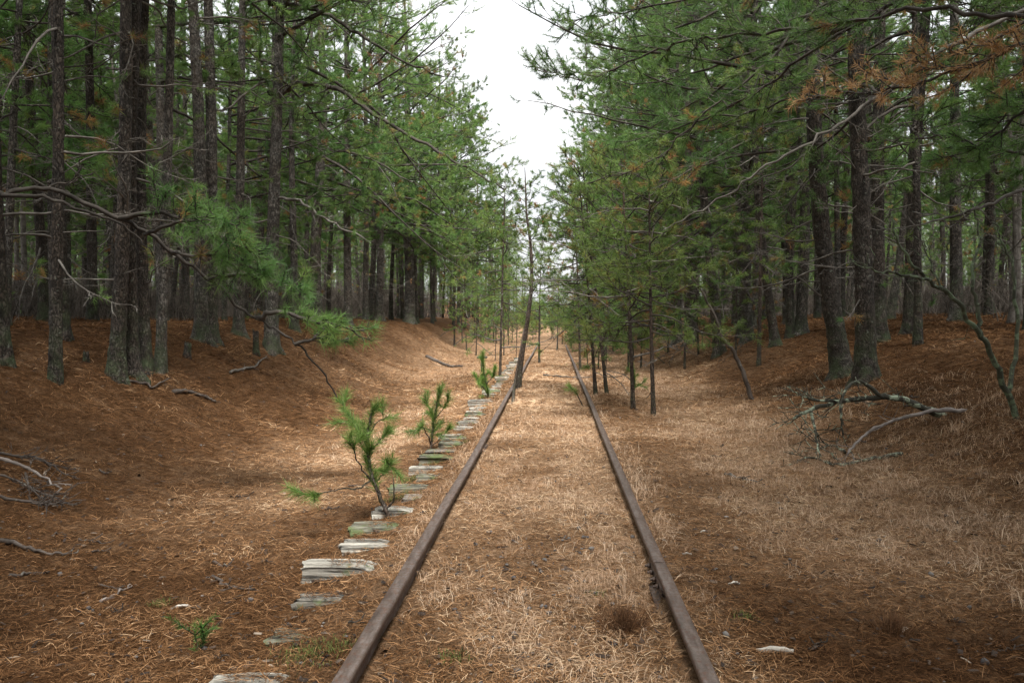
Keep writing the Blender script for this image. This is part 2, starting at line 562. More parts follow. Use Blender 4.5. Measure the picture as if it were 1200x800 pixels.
def gen_pine(seed, Ht, r0, path_fn, live_lo, nlive, Lmax, dead_lo=1.6, ndead=10, bias=None, M=13, nl=.12, nw=.006, ntw=11, sub=3, tint=.4, brown=.03, bark=None, name='pine', k=18, dz=.07, fine=7.5, side_pow=.45, nodes=3, trunk_amp=.16):
    g = np.random.default_rng(seed)
    mb = trunk_mesh(path_fn, Ht, r0, g, k, dz, fine, amp=trunk_amp)
    tm = mb.mesh(name + '_trunk', [bark or BARK], True)
    cm = MB(); sh = Shoots()
    hs = live_lo + (Ht * .985 - live_lo) * (np.arange(nlive) + g.uniform(0, .9, nlive)) / nlive
    az = g.uniform(0, 6.28)
    for h in hs:
        f = (h - live_lo) / max(Ht - live_lo, .1)
        az += 2.4 + g.normal(0, .5)
        a = az
        L = Lmax * (.35 + .65 * min(1, f * 4 + .55)) * (1 - f) ** .62 * g.uniform(.6, 1.2) + .35
        if bias is not None:
            c = math.cos(a - bias)
            if c < -.2 and g.random() < .55:
                a = bias + g.normal(0, .9); c = math.cos(a - bias)
            L *= (1 + side_pow * c)
        e = rad(-6 + 48 * f + g.normal(0, 9))
        d0 = np.array([math.cos(a) * math.cos(e), math.sin(a) * math.cos(e), math.sin(e)])
        path = grow_path(path_fn(h), d0, L, 9, .13, .10 * (1 - f), .13, g)
        rb = .007 + .0075 * L
        tube(cm, path, rb * (1 - np.linspace(0, .82, 9)), 5, 0, .5, cap=False)
        decorate(cm, sh, path, g, max(4, int(ntw * L / 2.4)), min(.95, .34 * L + .2), .22, .94, sub, nodes, tint + .08 * (f - .5), brown)
    for i in range(ndead):
        h = dead_lo + (live_lo + 2.5 - dead_lo) * (i + g.random()) / ndead
        a = g.uniform(0, 6.28)
        if bias is not None and g.random() < .45:
            a = bias + g.normal(0, .8)
        e = rad(g.uniform(-25, 25)); L = g.uniform(.3, 2.1)
        d0 = np.array([math.cos(a) * math.cos(e), math.sin(a) * math.cos(e), math.sin(e)])
        path = grow_path(path_fn(h), d0, L, 8, .17, .06, .06, g)
        tube(cm, path, (.006 + .0075 * L) * (1 - np.linspace(0, .8, 8)), 4, 2, .5, cap=False)
        if L > .7:
            decorate(cm, sh, path, g, int(3 + 4 * L), .3 * L, .3, .10, 2, 2, tint + .1, .3, .0, 2, tr=.0045)
    sh.out(cm, M, nl, nw)
    crm = cm.mesh(name + '_crown', [TWIG, NEEDLE, GREYTWIG])
    return tm, crm


def straight(lx, ly, curve, g):
    c1, c2, p1, p2 = g.normal(0, curve, 2).tolist() + g.uniform(0, 6, 2).tolist()
    def fn(z):
        return np.array([lx * z + c1 * math.sin(z * .42 + p1) - c1 * math.sin(p1), ly * z + c2 * math.sin(z * .36 + p2) - c2 * math.sin(p2), z])
    return fn


# ------------------------------------------------------------------ ground sheet
def zone_tint(x, y):
    """how much straw lies on the needle litter: 0 none, 1 thatch; raised mid-track to carry light falloff too"""
    c = np.exp(-(x / 1.05) ** 4) * (.30 + 1.0 * fbm(x / .55, y / .8, 61)) * (.30 + .70 * sstep(4.2, 7.4, y + 3.0 * fbm(x * 1.2, y * .9, 3)))  # straw between the rails, boosted to paint in the strip's brighter light too
    gr = np.exp(-((x - 2.6 + .02 * y) / 1.5) ** 2) * sstep(3.5, 6.0, y) * (.32 + .9 * fbm(x / 1.1, y / 1.3, 62))
    lf = np.exp(-((x + 2.2) / 1.5) ** 2) * sstep(6, 12, y + 2 * fbm(x / 1.5, y / 1.5, 67)) * (.25 + .6 * fbm(x / 1.2, y / 1.6, 68))
    far = sstep(12, 30, y) * sstep(7, 4, np.abs(x)) * (.35 + .4 * fbm(x / 1.5, y / 2.5, 69))
    return np.clip(np.maximum(np.maximum(c, gr), np.maximum(lf, far)) + (fbm(x / 1.7, y / 1.7, 63) - .55) * .35, 0, 1)


def grade(a, b, d0, gr):
    out = [a]; d = d0
    while out[-1] < b:
        out.append(out[-1] + d); d *= gr
    return np.array(out)


xp = np.concatenate([np.arange(0, 8, .11), grade(8, 420, .13, 1.13)])
xs = np.concatenate([-xp[:0:-1], xp])
ys = np.concatenate([np.arange(-14, 2, .5), np.arange(2, 14, .11), grade(14, 900, .13, 1.03)])
X, Y = np.meshgrid(xs, ys, indexing='ij')
Z = H(X, Y)
nx, ny = X.shape
ii = np.arange(nx * ny).reshape(nx, ny)
gq = np.stack([ii[:-1, :-1], ii[1:, :-1], ii[1:, 1:], ii[:-1, 1:]], -1).reshape(-1, 4)
gm = MB(); gm.add(np.stack([X, Y, Z], -1), gq, None, 0, zone_tint(X, Y).ravel())
tag(gm.build('ground', [GROUND], None, True), kind='structure')


# ------------------------------------------------------------------ litter and grass
def scatter(n, ymin, ymax, p=1.6, xl=.72, xr=.62, pad=1.5):
    u = R.random(n)
    a = 1 - p
    y = (ymin ** a + u * (ymax ** a - ymin ** a)) ** (1 / a) if abs(a) > 1e-6 else ymin * (ymax / ymin) ** u
    x = -(xl * y + pad) + R.random(n) * ((xl + xr) * y + 2 * pad)
    return x, y


def rail_clear(x):
    return (np.abs(np.abs(x) - .752) > .055)


TY = [3.72, 4.32, 4.86, 5.40, 6.05, 6.55, 7.05, 7.62, 8.08, 8.56, 9.1]
while TY[-1] < 33:
    TY.append(TY[-1] + random.uniform(.5, .6))
TDZ = [0, -.035, -.005, .02, .01, -.012, .012, -.005, .0] + [random.uniform(-.015, .02) for _ in range(60)]


def surf(x, y):
    """ground or the top of a tie end, whichever is higher"""
    z = H(x, y)
    for ty, dz in zip(TY, TDZ):
        m = (np.abs(y - ty) < .085) & (x > -1.34) & (x < -.9)
        z = np.where(m, np.maximum(z, -.028 + dz), z)
    return z


def lay_litter():
    mb = MB()
    x, y = scatter(520000, 2.6, 42, .85)
    keep = rail_clear(x) & (R.random(len(x)) < .55 + .45 * (1 - zone_tint(x, y)))
    x, y = x[keep], y[keep]
    n = len(x)
    sc = np.clip(y / 8, .75, 3.2)
    ln = R.uniform(.05, .12, n) * np.clip(sc, .8, 1.6); wd = .0024 * np.clip(sc, 1, 4)
    a = R.uniform(0, 6.283, n)
    pitch = R.normal(.05, .22, n)
    z = surf(x, y) + .004 + R.uniform(0, .014, n)
    d = np.stack([np.cos(a) * np.cos(pitch), np.sin(a) * np.cos(pitch), np.sin(pitch)], -1)
    s = np.stack([-np.sin(a), np.cos(a), R.normal(0, .5, n)], -1)
    P = np.stack([x, y, z], -1)
    e = P + d * ln[:, None]
    e[:, 2] = np.maximum(e[:, 2], H(e[:, 0], e[:, 1]) + .002)
    mid = (P + e) / 2 + s * (R.normal(0, .03, n) * ln)[:, None]; mid[:, 2] += .004
    v = np.stack([P - s * wd[:, None] * .5, mid - s * wd[:, None] * .5, e, mid + s * wd[:, None] * .5, P + s * wd[:, None] * .5], 1)
    b = np.arange(n) * 5
    q = np.stack([b, b + 1, b + 3, b + 4], -1); t = np.stack([b + 1, b + 2, b + 3], -1)
    zt = zone_tint(x, y)
    tint = np.clip(R.beta(2.2, 2.4, n) * .85 + zt * .5 + (fbm(x / .8, y / .8, 71) - .5) * .6, 0, 1)
    mb.add(v.reshape(-1, 3), q, t, 0, np.repeat(tint, 5))
    tag(mb.build('fallen_needles', [LITTER]), 'rust brown pine needle litter covering the ground between and beside the rails', 'needle litter', kind='stuff')


def blades(mb, x, y, ln, wd, lean, tint, az=None, mat=0, z=None):
    n = len(x)
    a = R.uniform(0, 6.283, n) if az is None else az
    z = H(x, y) if z is None else z
    P = np.stack([x, y, z - .01], -1)
    hd = np.stack([np.cos(a), np.sin(a), np.zeros(n)], -1)
    s = np.stack([-np.sin(a), np.cos(a), np.zeros(n)], -1)
    up = np.array([0, 0, 1.0])[None]
    k = lean[:, None]; l = ln[:, None]
    p1 = P + hd * l * .25 * k + up * l * .45 * (1 - .45 * k)
    p2 = P + hd * l * .68 * k + up * l * .62 * (1 - .62 * k)
    p3 = P + hd * l * (1.0 * k) + up * l * (1 - 1.0 * k) * .9 + hd * 0
    for p in (p1, p2, p3):
        p[:, 2] = np.maximum(p[:, 2], H(p[:, 0], p[:, 1]) + .004 + R.uniform(0, .03, n))
    w = wd[:, None] * .5
    v = np.stack([P - s * w, P + s * w, p1 + s * w * .9, p1 - s * w * .9, p2 + s * w * .6, p2 - s * w * .6, p3], 1)
    b = np.arange(n) * 7
    q = np.concatenate([np.stack([b, b + 1, b + 2, b + 3], -1), np.stack([b + 3, b + 2, b + 4, b + 5], -1)])
    t = np.stack([b + 5, b + 4, b + 6], -1)
    mb.add(v.reshape(-1, 3), q, t, mat, np.repeat(np.clip(tint, 0, 1), 7))


def lay_grass():
    mb = MB()
    cx, cy = scatter(46000, 3.0, 45, .8)
    zt = zone_tint(cx, cy)
    near_rail = np.exp(-((np.abs(cx) - .87) / .10) ** 2) * sstep(4.2, 8, cy)
    rb = sstep(2.2, 3.1, cx) * sstep(6.5, 4.2, cx) * sstep(20, 8, cy) * .9
    pr = np.clip(sstep(.35, .8, zt + (fbm(cx / .5, cy / .5, 77) - .5) * .5) + near_rail * .8 + rb * (.25 + .5 * fbm(cx / .8, cy / .8, 78)), 0, 1)
    keep = (R.random(len(cx)) < pr * np.where(np.abs(cx) < .66, .5, .85)) & rail_clear(cx)
    cx, cy = cx[keep], cy[keep]
    k = 13
    n = len(cx) * k
    sc = np.clip(np.repeat(cy, k) / 9, .8, 2.4)
    x = np.repeat(cx, k) + R.normal(0, .06, n) * sc; y = np.repeat(cy, k) + R.normal(0, .06, n) * sc
    tall = np.repeat(np.where(near_rail[keep] > .3, 1.35, 1.0) * np.where(rb[keep] > .3, 1.35, 1.0) * R.uniform(.6, 1.25, len(cx)), k)
    ln = R.uniform(.07, .20, n) * tall
    wd = .0023 * np.clip(sc, 1, 2.6)
    lean = np.clip(np.repeat(R.normal(.82, .17, len(cx)), k) + R.normal(0, .16, n), .08, .98)
    az = np.repeat(R.uniform(0, 6.28, len(cx)), k) + R.normal(0, .9, n)
    tint = np.repeat(R.normal(.52, .2, len(cx)), k) + R.normal(0, .14, n)
    ok = rail_clear(x)
    blades(mb, x[ok], y[ok], ln[ok], wd[ok], lean[ok], tint[ok], az[ok])
    tag(mb.build('dry_grass', [STRAW]), 'straw coloured dry grass matted along the rails and over the right bank', 'dry grass', kind='stuff')
    # moss and short green blades beside the near ties
    mb = MB()
    for (px, py, n, s) in ((370, 772, 200, .09), (352, 768, 140, .06), (395, 762, 80, .05), (190, 710, 90, .04), (465, 585, 260, .08), (700, 700, 40, .03), (487, 562, 300, .07), (505, 545, 160, .06), (540, 520, 120, .06), (870, 725, 60, .03), (530, 775, 90, .04)):
        p, d = G(px, py)
        x = p[0] + R.normal(0, s, n); y = p[1] + R.normal(0, s * 1.1, n)
        blades(mb, x, y, R.uniform(.03, .075, n), np.full(n, .004), R.uniform(.1, .8, n), R.random(n))
    tag(mb.build('green_moss', [MOSS]), 'small patches of yellow green moss and blades beside the tie ends', 'moss', kind='stuff')


lay_litter()
lay_grass()

# ------------------------------------------------------------------ rails
def rail_profile():
    right = [(.028, 0.0), (.035, -.004), (.037, -.012), (.037, -.032), (.030, -.040), (.010, -.048), (.008, -.07), (.009, -.115), (.02, -.13), (.067, -.141), (.067, -.152)]
    return np.array(right + [(-a, b) for a, b in right[::-1]])


def rail_length(y0, y1, xc, top, parent, g):
    pr = rail_profile(); k = len(pr)
    ysn = np.arange(y0, y1, .25); ysn = np.append(ysn, y1)
    mb = MB()
    wob = (fbm(ysn / 7, ysn * 0 + xc, 91) - .5) * .03
    v = np.stack([np.broadcast_to(pr[:, 0][None], (len(ysn), k)) + wob[:, None], np.repeat(ysn[:, None], k, 1), np.broadcast_to(pr[:, 1][None], (len(ysn), k)) + ((fbm(ysn / 4, ysn * 0 + xc * 3, 92) - .5) * .02)[:, None]], -1)
    idx = np.arange(len(ysn) * k).reshape(-1, k)
    q = np.stack([idx[:-1], np.roll(idx, -1, 1)[:-1], np.roll(idx, -1, 1)[1:], idx[1:]], -1).reshape(-1, 4)
    mb.add(v, q)
    for r, s in ((0, 1), (len(ysn) - 1, -1)):   # closed ends
        c = v[r].mean(0)
        n0 = mb.n
        mb.add(np.concatenate([v[r], c[None]]), None, [((j + 1) % k, j, k) if s > 0 else (j, (j + 1) % k, k) for j in range(k)])
    return mb.build('rail_length', [RAILM], parent)


def box(mb, c, s, mat=0, tint=.5, bev=.0, rz=0.0):
    x, y, z = np.array(s) / 2
    b = min(bev, x * .9, y * .9, z * .9)
    if b <= 0:
        v = np.array([(i * x, j * y, k * z) for k in (-1, 1) for (i, j) in ((-1, -1), (1, -1), (1, 1), (-1, 1))])
        q = [(3, 2, 1, 0), (4, 5, 6, 7), (0, 1, 5, 4), (1, 2, 6, 5), (2, 3, 7, 6), (3, 0, 4, 7)]
    else:
        def ring(X, Y_, Zz):
            return [(-X + b, -Y_, Zz), (X - b, -Y_, Zz), (X, -Y_ + b, Zz), (X, Y_ - b, Zz), (X - b, Y_, Zz), (-X + b, Y_, Zz), (-X, Y_ - b, Zz), (-X, -Y_ + b, Zz)]
        v = np.array(ring(x - b, y - b, -z) + ring(x, y, -z + b) + ring(x, y, z - b) + ring(x - b, y - b, z))
        q = []
        for r in range(3):
            for j in range(8):
                q.append((r * 8 + j, r * 8 + (j + 1) % 8, r * 8 + 8 + (j + 1) % 8, r * 8 + 8 + j))
        q += [(24, 25, 26, 27), (24, 27, 28, 31), (28, 29, 30, 31), (0, 3, 2, 1), (0, 7, 4, 3), (4, 7, 6, 5)]
    if rz:
        cc, ss = math.cos(rz), math.sin(rz)
        v = np.stack([v[:, 0] * cc - v[:, 1] * ss, v[:, 0] * ss + v[:, 1] * cc, v[:, 2]], -1)
    mb.add(v + np.asarray(c)[None], q, None, mat, tint)


def make_rail_thing(xc, joints, label):
    t = empty('steel_rail', (xc, 1.2, .10))
    tag(t, label, 'rail', 'rails of the abandoned track')
    cuts = [1.2] + joints + [58.0]
    for a, b in zip(cuts[:-1], cuts[1:]):
        o = rail_length(a + .006 - 1.2, b - .006 - 1.2, xc, 0, t, R)
    inn = -1 if xc > 0 else 1
    for jy in joints:
        for sd in (-1, 1):
            mb = MB()
            box(mb, (sd * .021, jy - 1.2, -.083), (.022, .62, .062), 0, .5, .006)
            bar = mb.build('joint_bar', [RAILM], t)
            for k in (-.21, -.07, .07, .21):
                m2 = MB()
                tube(m2, [(sd * .032, jy - 1.2 + k, -.083), (sd * .052, jy - 1.2 + k, -.083)], .016, 6)
                tube(m2, [(sd * .052, jy - 1.2 + k, -.083), (sd * .068, jy - 1.2 + k, -.083)], .009, 6)
                m2.build('bolt', [RAILM], bar)
    return t


make_rail_thing(-.752, [10.1, 22.0], 'rusty steel rail on the left side, with tie ends showing outside it')
make_rail_thing(.752, [5.15, 21.8], 'rusty steel rail on the right side, with an open bolted joint nearby')

# ------------------------------------------------------------------ ties
tie_labels = {0: ('bleached tie end at the bottom edge of the picture, nearest of all', 0, .0),
              1: ('sunken mossy tie end almost lost in the needles near the bottom edge', 2, -.035),
              2: ('split grey tie end broken in two layers, third from the bottom edge', 1, .0),
              3: ('thick pale tie end with a deep lengthwise split, fourth from the bottom', 0, .025),
              4: ('pale blocky tie end in front of the bushy seedling pine', 0, .01),
              5: ('thin mossy tie end right beside the seedling pine base', 2, -.01),
              6: ('short pale tie end just behind the forked seedling pine', 0, .015),
              7: ('bleached tie end overgrown by green blades behind the seedling pine', 1, .0),
              8: ('green mossy tie end with grass blades growing over it', 2, .0)}
for i, y in enumerate(TY):
    g = np.random.default_rng(500 + i)
    lab, mi, dz = tie_labels.get(i, ('weathered grey tie end in the row of ties receding along the left rail', int(g.integers(0, 3)), 0.0))
    dz = TDZ[i]
    mb = MB()
    xl = -1.37 + g.normal(0, .075); L = 2.62
    nxx, cr = 40, 15
    w, h = .172 + g.normal(0, .016), .16
    # cross section ring of a worn beam
    ang = np.linspace(0, 2 * math.pi, cr * 2, endpoint=False)
    sy = np.sign(np.cos(ang)) * np.abs(np.cos(ang)) ** .2 * w / 2; sz = np.sign(np.sin(ang)) * np.abs(np.sin(ang)) ** .2 * h / 2
    xs_ = xl + L * np.linspace(0, 1, nxx) ** 1.35
    XX, S = np.meshgrid(xs_, np.arange(len(ang)), indexing='ij')
    er = (fbm(XX * 1.4, S * .9, 600 + i, 3) - .5)
    grain = (vn(XX * .8, S * 1.9, 640 + i) - .5)
    topm = (sz > h * .3)[None] * 1.0
    split = topm * np.exp(-((S - cr * .5 - g.normal(0, 1.5)) / .8) ** 2) * .025 * g.uniform(.2, 1.2)
    ysq = sy[None] * (1 + .16 * er) + grain * .01
    zsq = sz[None] * (1 + .10 * er) + topm * (er * .04 + grain * .025) - split * .9
    endw = np.exp(-(XX - xl) / .07) * topm
    zsq -= .13 * sstep(-1.16, -.78, XX)
    zsq -= endw * .02 * (vn(S * .8, S * 0, 660 + i))
    v = np.stack([XX + (vn(S * .7, S * 0 + i, 680) - .5) * .05 * np.exp(-(XX - xl) / .2), ysq, zsq], -1)
    k = len(ang); idx = np.arange(nxx * k).reshape(nxx, k)
    q = np.stack([idx[:-1], np.roll(idx, -1, 1)[:-1], np.roll(idx, -1, 1)[1:], idx[1:]], -1).reshape(-1, 4)
    mb.add(v, q)
    for r in (0, nxx - 1):
        c = v[r].mean(0)
        mb.add(np.concatenate([v[r], c[None]]), None, [(j, (j + 1) % k, k) for j in range(k)])
    o = mb.build('railroad_tie', [TIES[mi]], None, False, None, (0, y, -.03 - h / 2 + dz))
    o.rotation_euler = (g.normal(0, .02), g.normal(0, .008), g.normal(0, .018))
    tag(o, lab, 'railroad tie', 'railroad ties under the left rail')

# ------------------------------------------------------------------ hero pines
HEROES = []   # positions to keep clear
tree_count = [0]


def hero(base, wpx, top, Ht, live_lo, label, bias=None, nlive=26, Lmax=2.6, ndead=16, dead_lo=1.2, bark=None, tint=.38, ntw=7, seed=None, mid=None, M=18, group=None, curve=.05, depth=None, brown=.04, name='pine_tree'):
    (bx, by), (tx, ty) = base, top
    p, d = G(bx, by)
    if depth is not None:
        q = W(bx, by, depth); p = np.array([q[0], q[1], float(H(q[0], q[1]))]); d = depth
    q = W(tx, ty, d)
    hz = q[2] - p[2]
    lx = (q[0] - p[0]) / hz
    r0 = wpx / 2 / F * d / 1.12
    tree_count[0] += 1
    s = seed or 900 + tree_count[0]
    g = np.random.default_rng(s)
    c1, c2 = g.normal(0, curve, 2); p1, p2 = g.uniform(0, 6, 2)
    mx = 0.0
    if mid is not None:
        m_ = W(mid[0], mid[1], d); mz = m_[2] - p[2]; mx = (m_[0] - p[0] - lx * mz) / max(math.sin(math.pi * mz / hz), .2)
    def fn(z):
        zz = min(z, hz)
        return np.array([lx * (zz + .35 * (z - zz)) + mx * math.sin(math.pi * np.clip(z / hz, 0, 1)) + c1 * (math.sin(z * .6 + p1) - math.sin(p1)), c2 * (math.sin(z * .5 + p2) - math.sin(p2)), z])
    tm, cm = gen_pine(s, Ht, r0, fn, live_lo, nlive, Lmax, dead_lo, ndead, bias, M, .105, .006, ntw, 3, tint, brown, bark, 'hero_pine', 24, .05, 6.5)
    t = empty(name, p)
    tag(t, label, 'pine tree', group)
    child('trunk', tm, t); child('crown', cm, t)
    HEROES.append(p[:2])
    return t


E_, W_ = 0.0, math.pi
# left bank
hero((65, 447), 15, (72, 0), 13, 6.2, 'dark thin pine at far left, leaning stem standing lowest on the left bank', E_, bark=BARKD, ndead=14)
hero((76, 398), 13, (68, 0), 14, 6.0, 'thin pine behind the lowest stem at far left of the bank', E_, bark=BARKD)
hero((3, 425), 20, (-12, 0), 14, 6.0, 'pine trunk cut by the left edge of the picture', E_, bark=BARKD)
hero((136, 441), 19, (152, 0), 14, 6.6, 'left stem of the dark clump of pines, mossy at its foot', E_, bark=BARKD)
hero((153, 438), 21, (166, 0), 15, 7.0, 'thickest dark pine in the middle of the clump on the left bank', E_, mid=(160, 230), bark=BARKD, ndead=20)
hero((170, 434), 17, (176, 0), 14, 6.8, 'right stem of the dark clump of pines on the left bank', E_, bark=BARKD)
hero((188, 435), 13, (203, 0), 13, 6.0, 'slim straight pine just right of the dark clump', E_)
hero((236, 400), 18, (229, 0), 15, 7.6, 'left one of two tall grey pines standing close together', E_)
hero((247, 401), 17, (247, 0), 15, 7.6, 'right one of two tall grey pines standing close together', E_)
hero((280, 392), 13, (286, 0), 14, 6.5, 'scaly slender pine between the grey pair and the limbed pine', E_)
T_limb = hero((318, 410), 18, (331, 0), 15, 5.6, 'grey pine with long limbs arching out towards the track on the left', E_, nlive=30, Lmax=3.2, tint=.45)
hero((345, 388), 10, (349, 0), 13, 5.6, 'thin pine behind the limbed pine on the left bank', E_, tint=.46)
hero((372, 378), 15, (378, 0), 18, 4.2, 'straight grey pine on the brow right of the limbed pine', E_, tint=.5, nlive=34, Lmax=4.4)
hero((408, 380), 11, (409, 0), 18, 4.4, 'slender pine at the brow above the bare slope', E_, tint=.55, nlive=30, Lmax=4.8)
hero((480, 378), 14, (478, 0), 18, 4.0, 'dark pine at the brow edge where the left bank steepens', E_, tint=.6, nlive=31, Lmax=5.0)
hero((445, 376), 10, (447, 0), 18, 4.2, 'pine set back between two brow pines on the left', E_, tint=.58, nlive=29, Lmax=5.0)
# right bank
hero((1015, 446), 25, (1006, 0), 15, 4.0, 'thick upright pine with rough bark standing lowest on the right bank', W_, bark=BARKD, nlive=30, Lmax=3.0, ndead=22)
hero((988, 440), 24, (948, 0), 14, 3.8, 'leaning pine crossing beside the thick upright trunk on the right', W_, mid=(966, 300), bark=BARKD, nlive=30, Lmax=3.0, ndead=20)
hero((1031, 402), 18, (1026, 0), 15, 4.2, 'pine half hidden behind the thick upright trunk on the right', W_, bark=BARKD)
hero((1076, 404), 10, (1072, 0), 12, 3.4, 'thin straight pine alone on the right slope', W_, bark=BARKD)
hero((1092, 362), 19, (1090, 0), 15, 4.5, 'dark stout pine on the crest behind the thin straight one', W_, bark=BARKD)
hero((909, 405), 11, (884, 0), 13, 3.6, 'crooked slim pine leaning left, left of the leaning pine', W_, mid=(893, 300), bark=BARKD, nlive=28, Lmax=2.8)
hero((938, 392), 14, (931, 0), 14, 3.6, 'pine behind the crooked slim pine on the right bank', W_)
hero((926, 396), 10, (921, 0), 14, 3.6, 'slim pine close behind the crooked one', W_, bark=BARKD)
hero((876, 400), 15, (868, 0), 14, 3.2, 'mossy footed pine with a low side trunk on the right bank', W_, nlive=30, Lmax=3.0)
hero((843, 416), 13, (814, 0), 14, 3.0, 'leaning pine at the foot of the right bank nearest the saplings', W_, nlive=30, Lmax=3.2, mid=(829, 290))
hero((812, 402), 13, (803, 0), 14, 3.0, 'straight pine left of the leaning one at the right bank foot', W_, nlive=30, Lmax=3.2)
hero((795, 401), 10, (792, 0), 13, 2.8, 'pine furthest left among the close trunks of the right bank', W_, nlive=30, Lmax=3.4)

# ------------------------------------------------------------------ pine variants and their copies
VARS_EDGE, VARS_INT, VARS_SAP = [], [], []


def park(tm, cm, name='pine_tree'):
    t = empty(name, (0, 0, 0)); child('trunk', tm, t); child('crown', cm, t)
    return t


for i in range(7):
    g = np.random.default_rng(70 + i)
    tm, cm = gen_pine(70 + i, 15.0 + i * .6, .085 + .007 * i, straight(g.normal(.02, .03), g.normal(0, .03), .10, g), 3.6 + .3 * i, 46, 3.7, 1.4, 14, 0.0, 20, .15, .010, 8, 3, .45, .03, None, 'edge_pine', 12, .12, 6, .5)
    VARS_EDGE.append(park(tm, cm))
for i in range(5):
    g = np.random.default_rng(90 + i)
    tm, cm = gen_pine(90 + i, 13.0 + i * .7, .078 + .012 * i, straight(g.normal(0, .03), g.normal(0, .03), .11, g), (3.0, 5.2, 4.4, 6.0, 3.6)[i], 40, 2.3, 1.2, 18, None, 18, .15, .010, 7, 3, .40, .03, BARKD if i % 2 else BARK, 'forest_pine', 12, .12, 6)
    VARS_INT.append(park(tm, cm))
for i in range(5):
    g = np.random.default_rng(110 + i)
    Hs = 3.6 + .75 * i
    tm, cm = gen_pine(110 + i, Hs, .024 + .005 * i, straight(g.normal(0, .03), g.normal(0, .03), .05, g), Hs * (.24 + .02 * i), 28, 1.0, .4, 6, None, 13, .11, .008, 9, 2, .58, .02, SAPBARK, 'young_pine', 8, .12, 6, nodes=3)
    VARS_SAP.append(park(tm, cm, 'young_pine'))

placed = [tuple(p) for p in HEROES]


def free(x, y, dmin):
    for (a, b) in placed:
        if (a - x) ** 2 + (b - y) ** 2 < dmin * dmin:
            return False
    return True


def hidden_by_hero(x, y):
    """keeps the view of the named trunks clear"""
    a = (x - EYE[0]) / y
    for (hx, hy) in HEROES:
        if hy > y - .5 and abs((hx - EYE[0]) / hy - a) < .016:
            return True
    return False


first_used = set()


def place(src, x, y, rz, sc, label, cat, group):
    z = float(H(x, y)) - .03
    if src.name not in first_used:
        first_used.add(src.name); o = src
        o.location = (x, y, z); o.rotation_euler = (0, 0, rz); o.scale = (sc, sc, sc)
    else:
        o = copy_tree(src, (x, y, z), rz, sc)
    tag(o, label, cat, group)
    placed.append((x, y))
    return o


r2 = random.Random(5)
n_int = 0
LAB = {
    'LE': ('pine with green boughs lining the left edge of the track cut further along', 'pines lining the left edge of the cut'),
    'RE': ('pine with green boughs lining the right edge of the track cut further along', 'pines lining the right edge of the cut'),
    'LI': ('slender pine with bare lower trunk deep in the woods left of the track', 'pines in the woods left of the track'),
    'RI': ('slender pine with bare lower trunk deep in the woods right of the track', 'pines in the woods right of the track'),
}
# edge rows
for side in (-1, 1):
    y = 19.0 if side < 0 else 17.5
    while y < 66:
        for row in range(2):
            x = side * ((6.9 if side < 0 else 5.0) + row * 1.9 + r2.uniform(-.7, .9))
            yy = y + r2.uniform(-1.4, 1.4)
            if free(x, yy, 1.2) and not hidden_by_hero(x, yy):
                l, gname = LAB['LE' if side < 0 else 'RE']
                place(r2.choice(VARS_EDGE), x, yy, (0 if side < 0 else math.pi) + r2.uniform(-.6, .6), r2.uniform(.85, 1.12), l, 'pine tree', gname)
        y += 2.5 + y * .02
# woods
for side, x0, x1, n in ((-1, 8.6, 46, 122), (1, 6.6, 40, 88)):
    got = 0; tries = 0
    while got < n and tries < 9000:
        tries += 1
        yy = 9 + 56 * r2.random() ** 1.1
        lim = (.70 if side < 0 else .60) * yy + 2
        x = x0 + (lim - x0) * r2.random()
        if lim < x0 or x > x1:
            continue
        if not free(side * x, yy, 1.15) or (yy < 22 and hidden_by_hero(side * x, yy)):
            continue
        if yy < 13.5:
            continue
        l, gname = LAB['LI' if side < 0 else 'RI']
        place(r2.choice(VARS_INT), side * x, yy, r2.uniform(0, 6.28), r2.uniform(.8, 1.12), l, 'pine tree', gname)
        got += 1
tm, cm = gen_pine(141, 9.5, .085, straight(.03, .02, .12, np.random.default_rng(141)), 9.2, 2, .5, .8, 34, None, 3, .1, .008, 3, 2, .9, .9, GREYTWIG, 'dead_pine', 12, .12, 6)
SNAG = park(tm, cm, 'dead_pine'); got = 0
while got < 16:
    side = r2.choice((-1, 1)); yy = r2.uniform(14, 42); x = r2.uniform(7.5, .6 * yy + 1)
    if x < 7.5 or not free(side * x, yy, .9) or hidden_by_hero(side * x, yy):
        continue
    place(SNAG, side * x, yy, r2.uniform(0, 6.28), r2.uniform(.6, 1.05), 'bare dead standing pine with broken twigs among the living trunks', 'dead tree', 'dead pines standing in the woods'); got += 1
# out-of-view pines added beside and behind the camera, enlarged to shade the sides
for side in (-1, 1):
    for k in range(26):
        yy = r2.uniform(-9, 9.5); x = side * r2.uniform(6.3 if side < 0 else 5.4, 11.5)
        if abs(x) < .72 * max(yy, 0) + (4.4 if yy > 1.5 else 1.6) or not free(x, yy, 1.3):
            continue
        place(r2.choice(VARS_EDGE), x, yy, (0 if side < 0 else math.pi) + r2.uniform(-.5, .5), r2.uniform(1.2, 1.4), 'tall out-of-view pine added beside the near track to shade the ground', 'pine tree', 'shade pines added beside the near track')

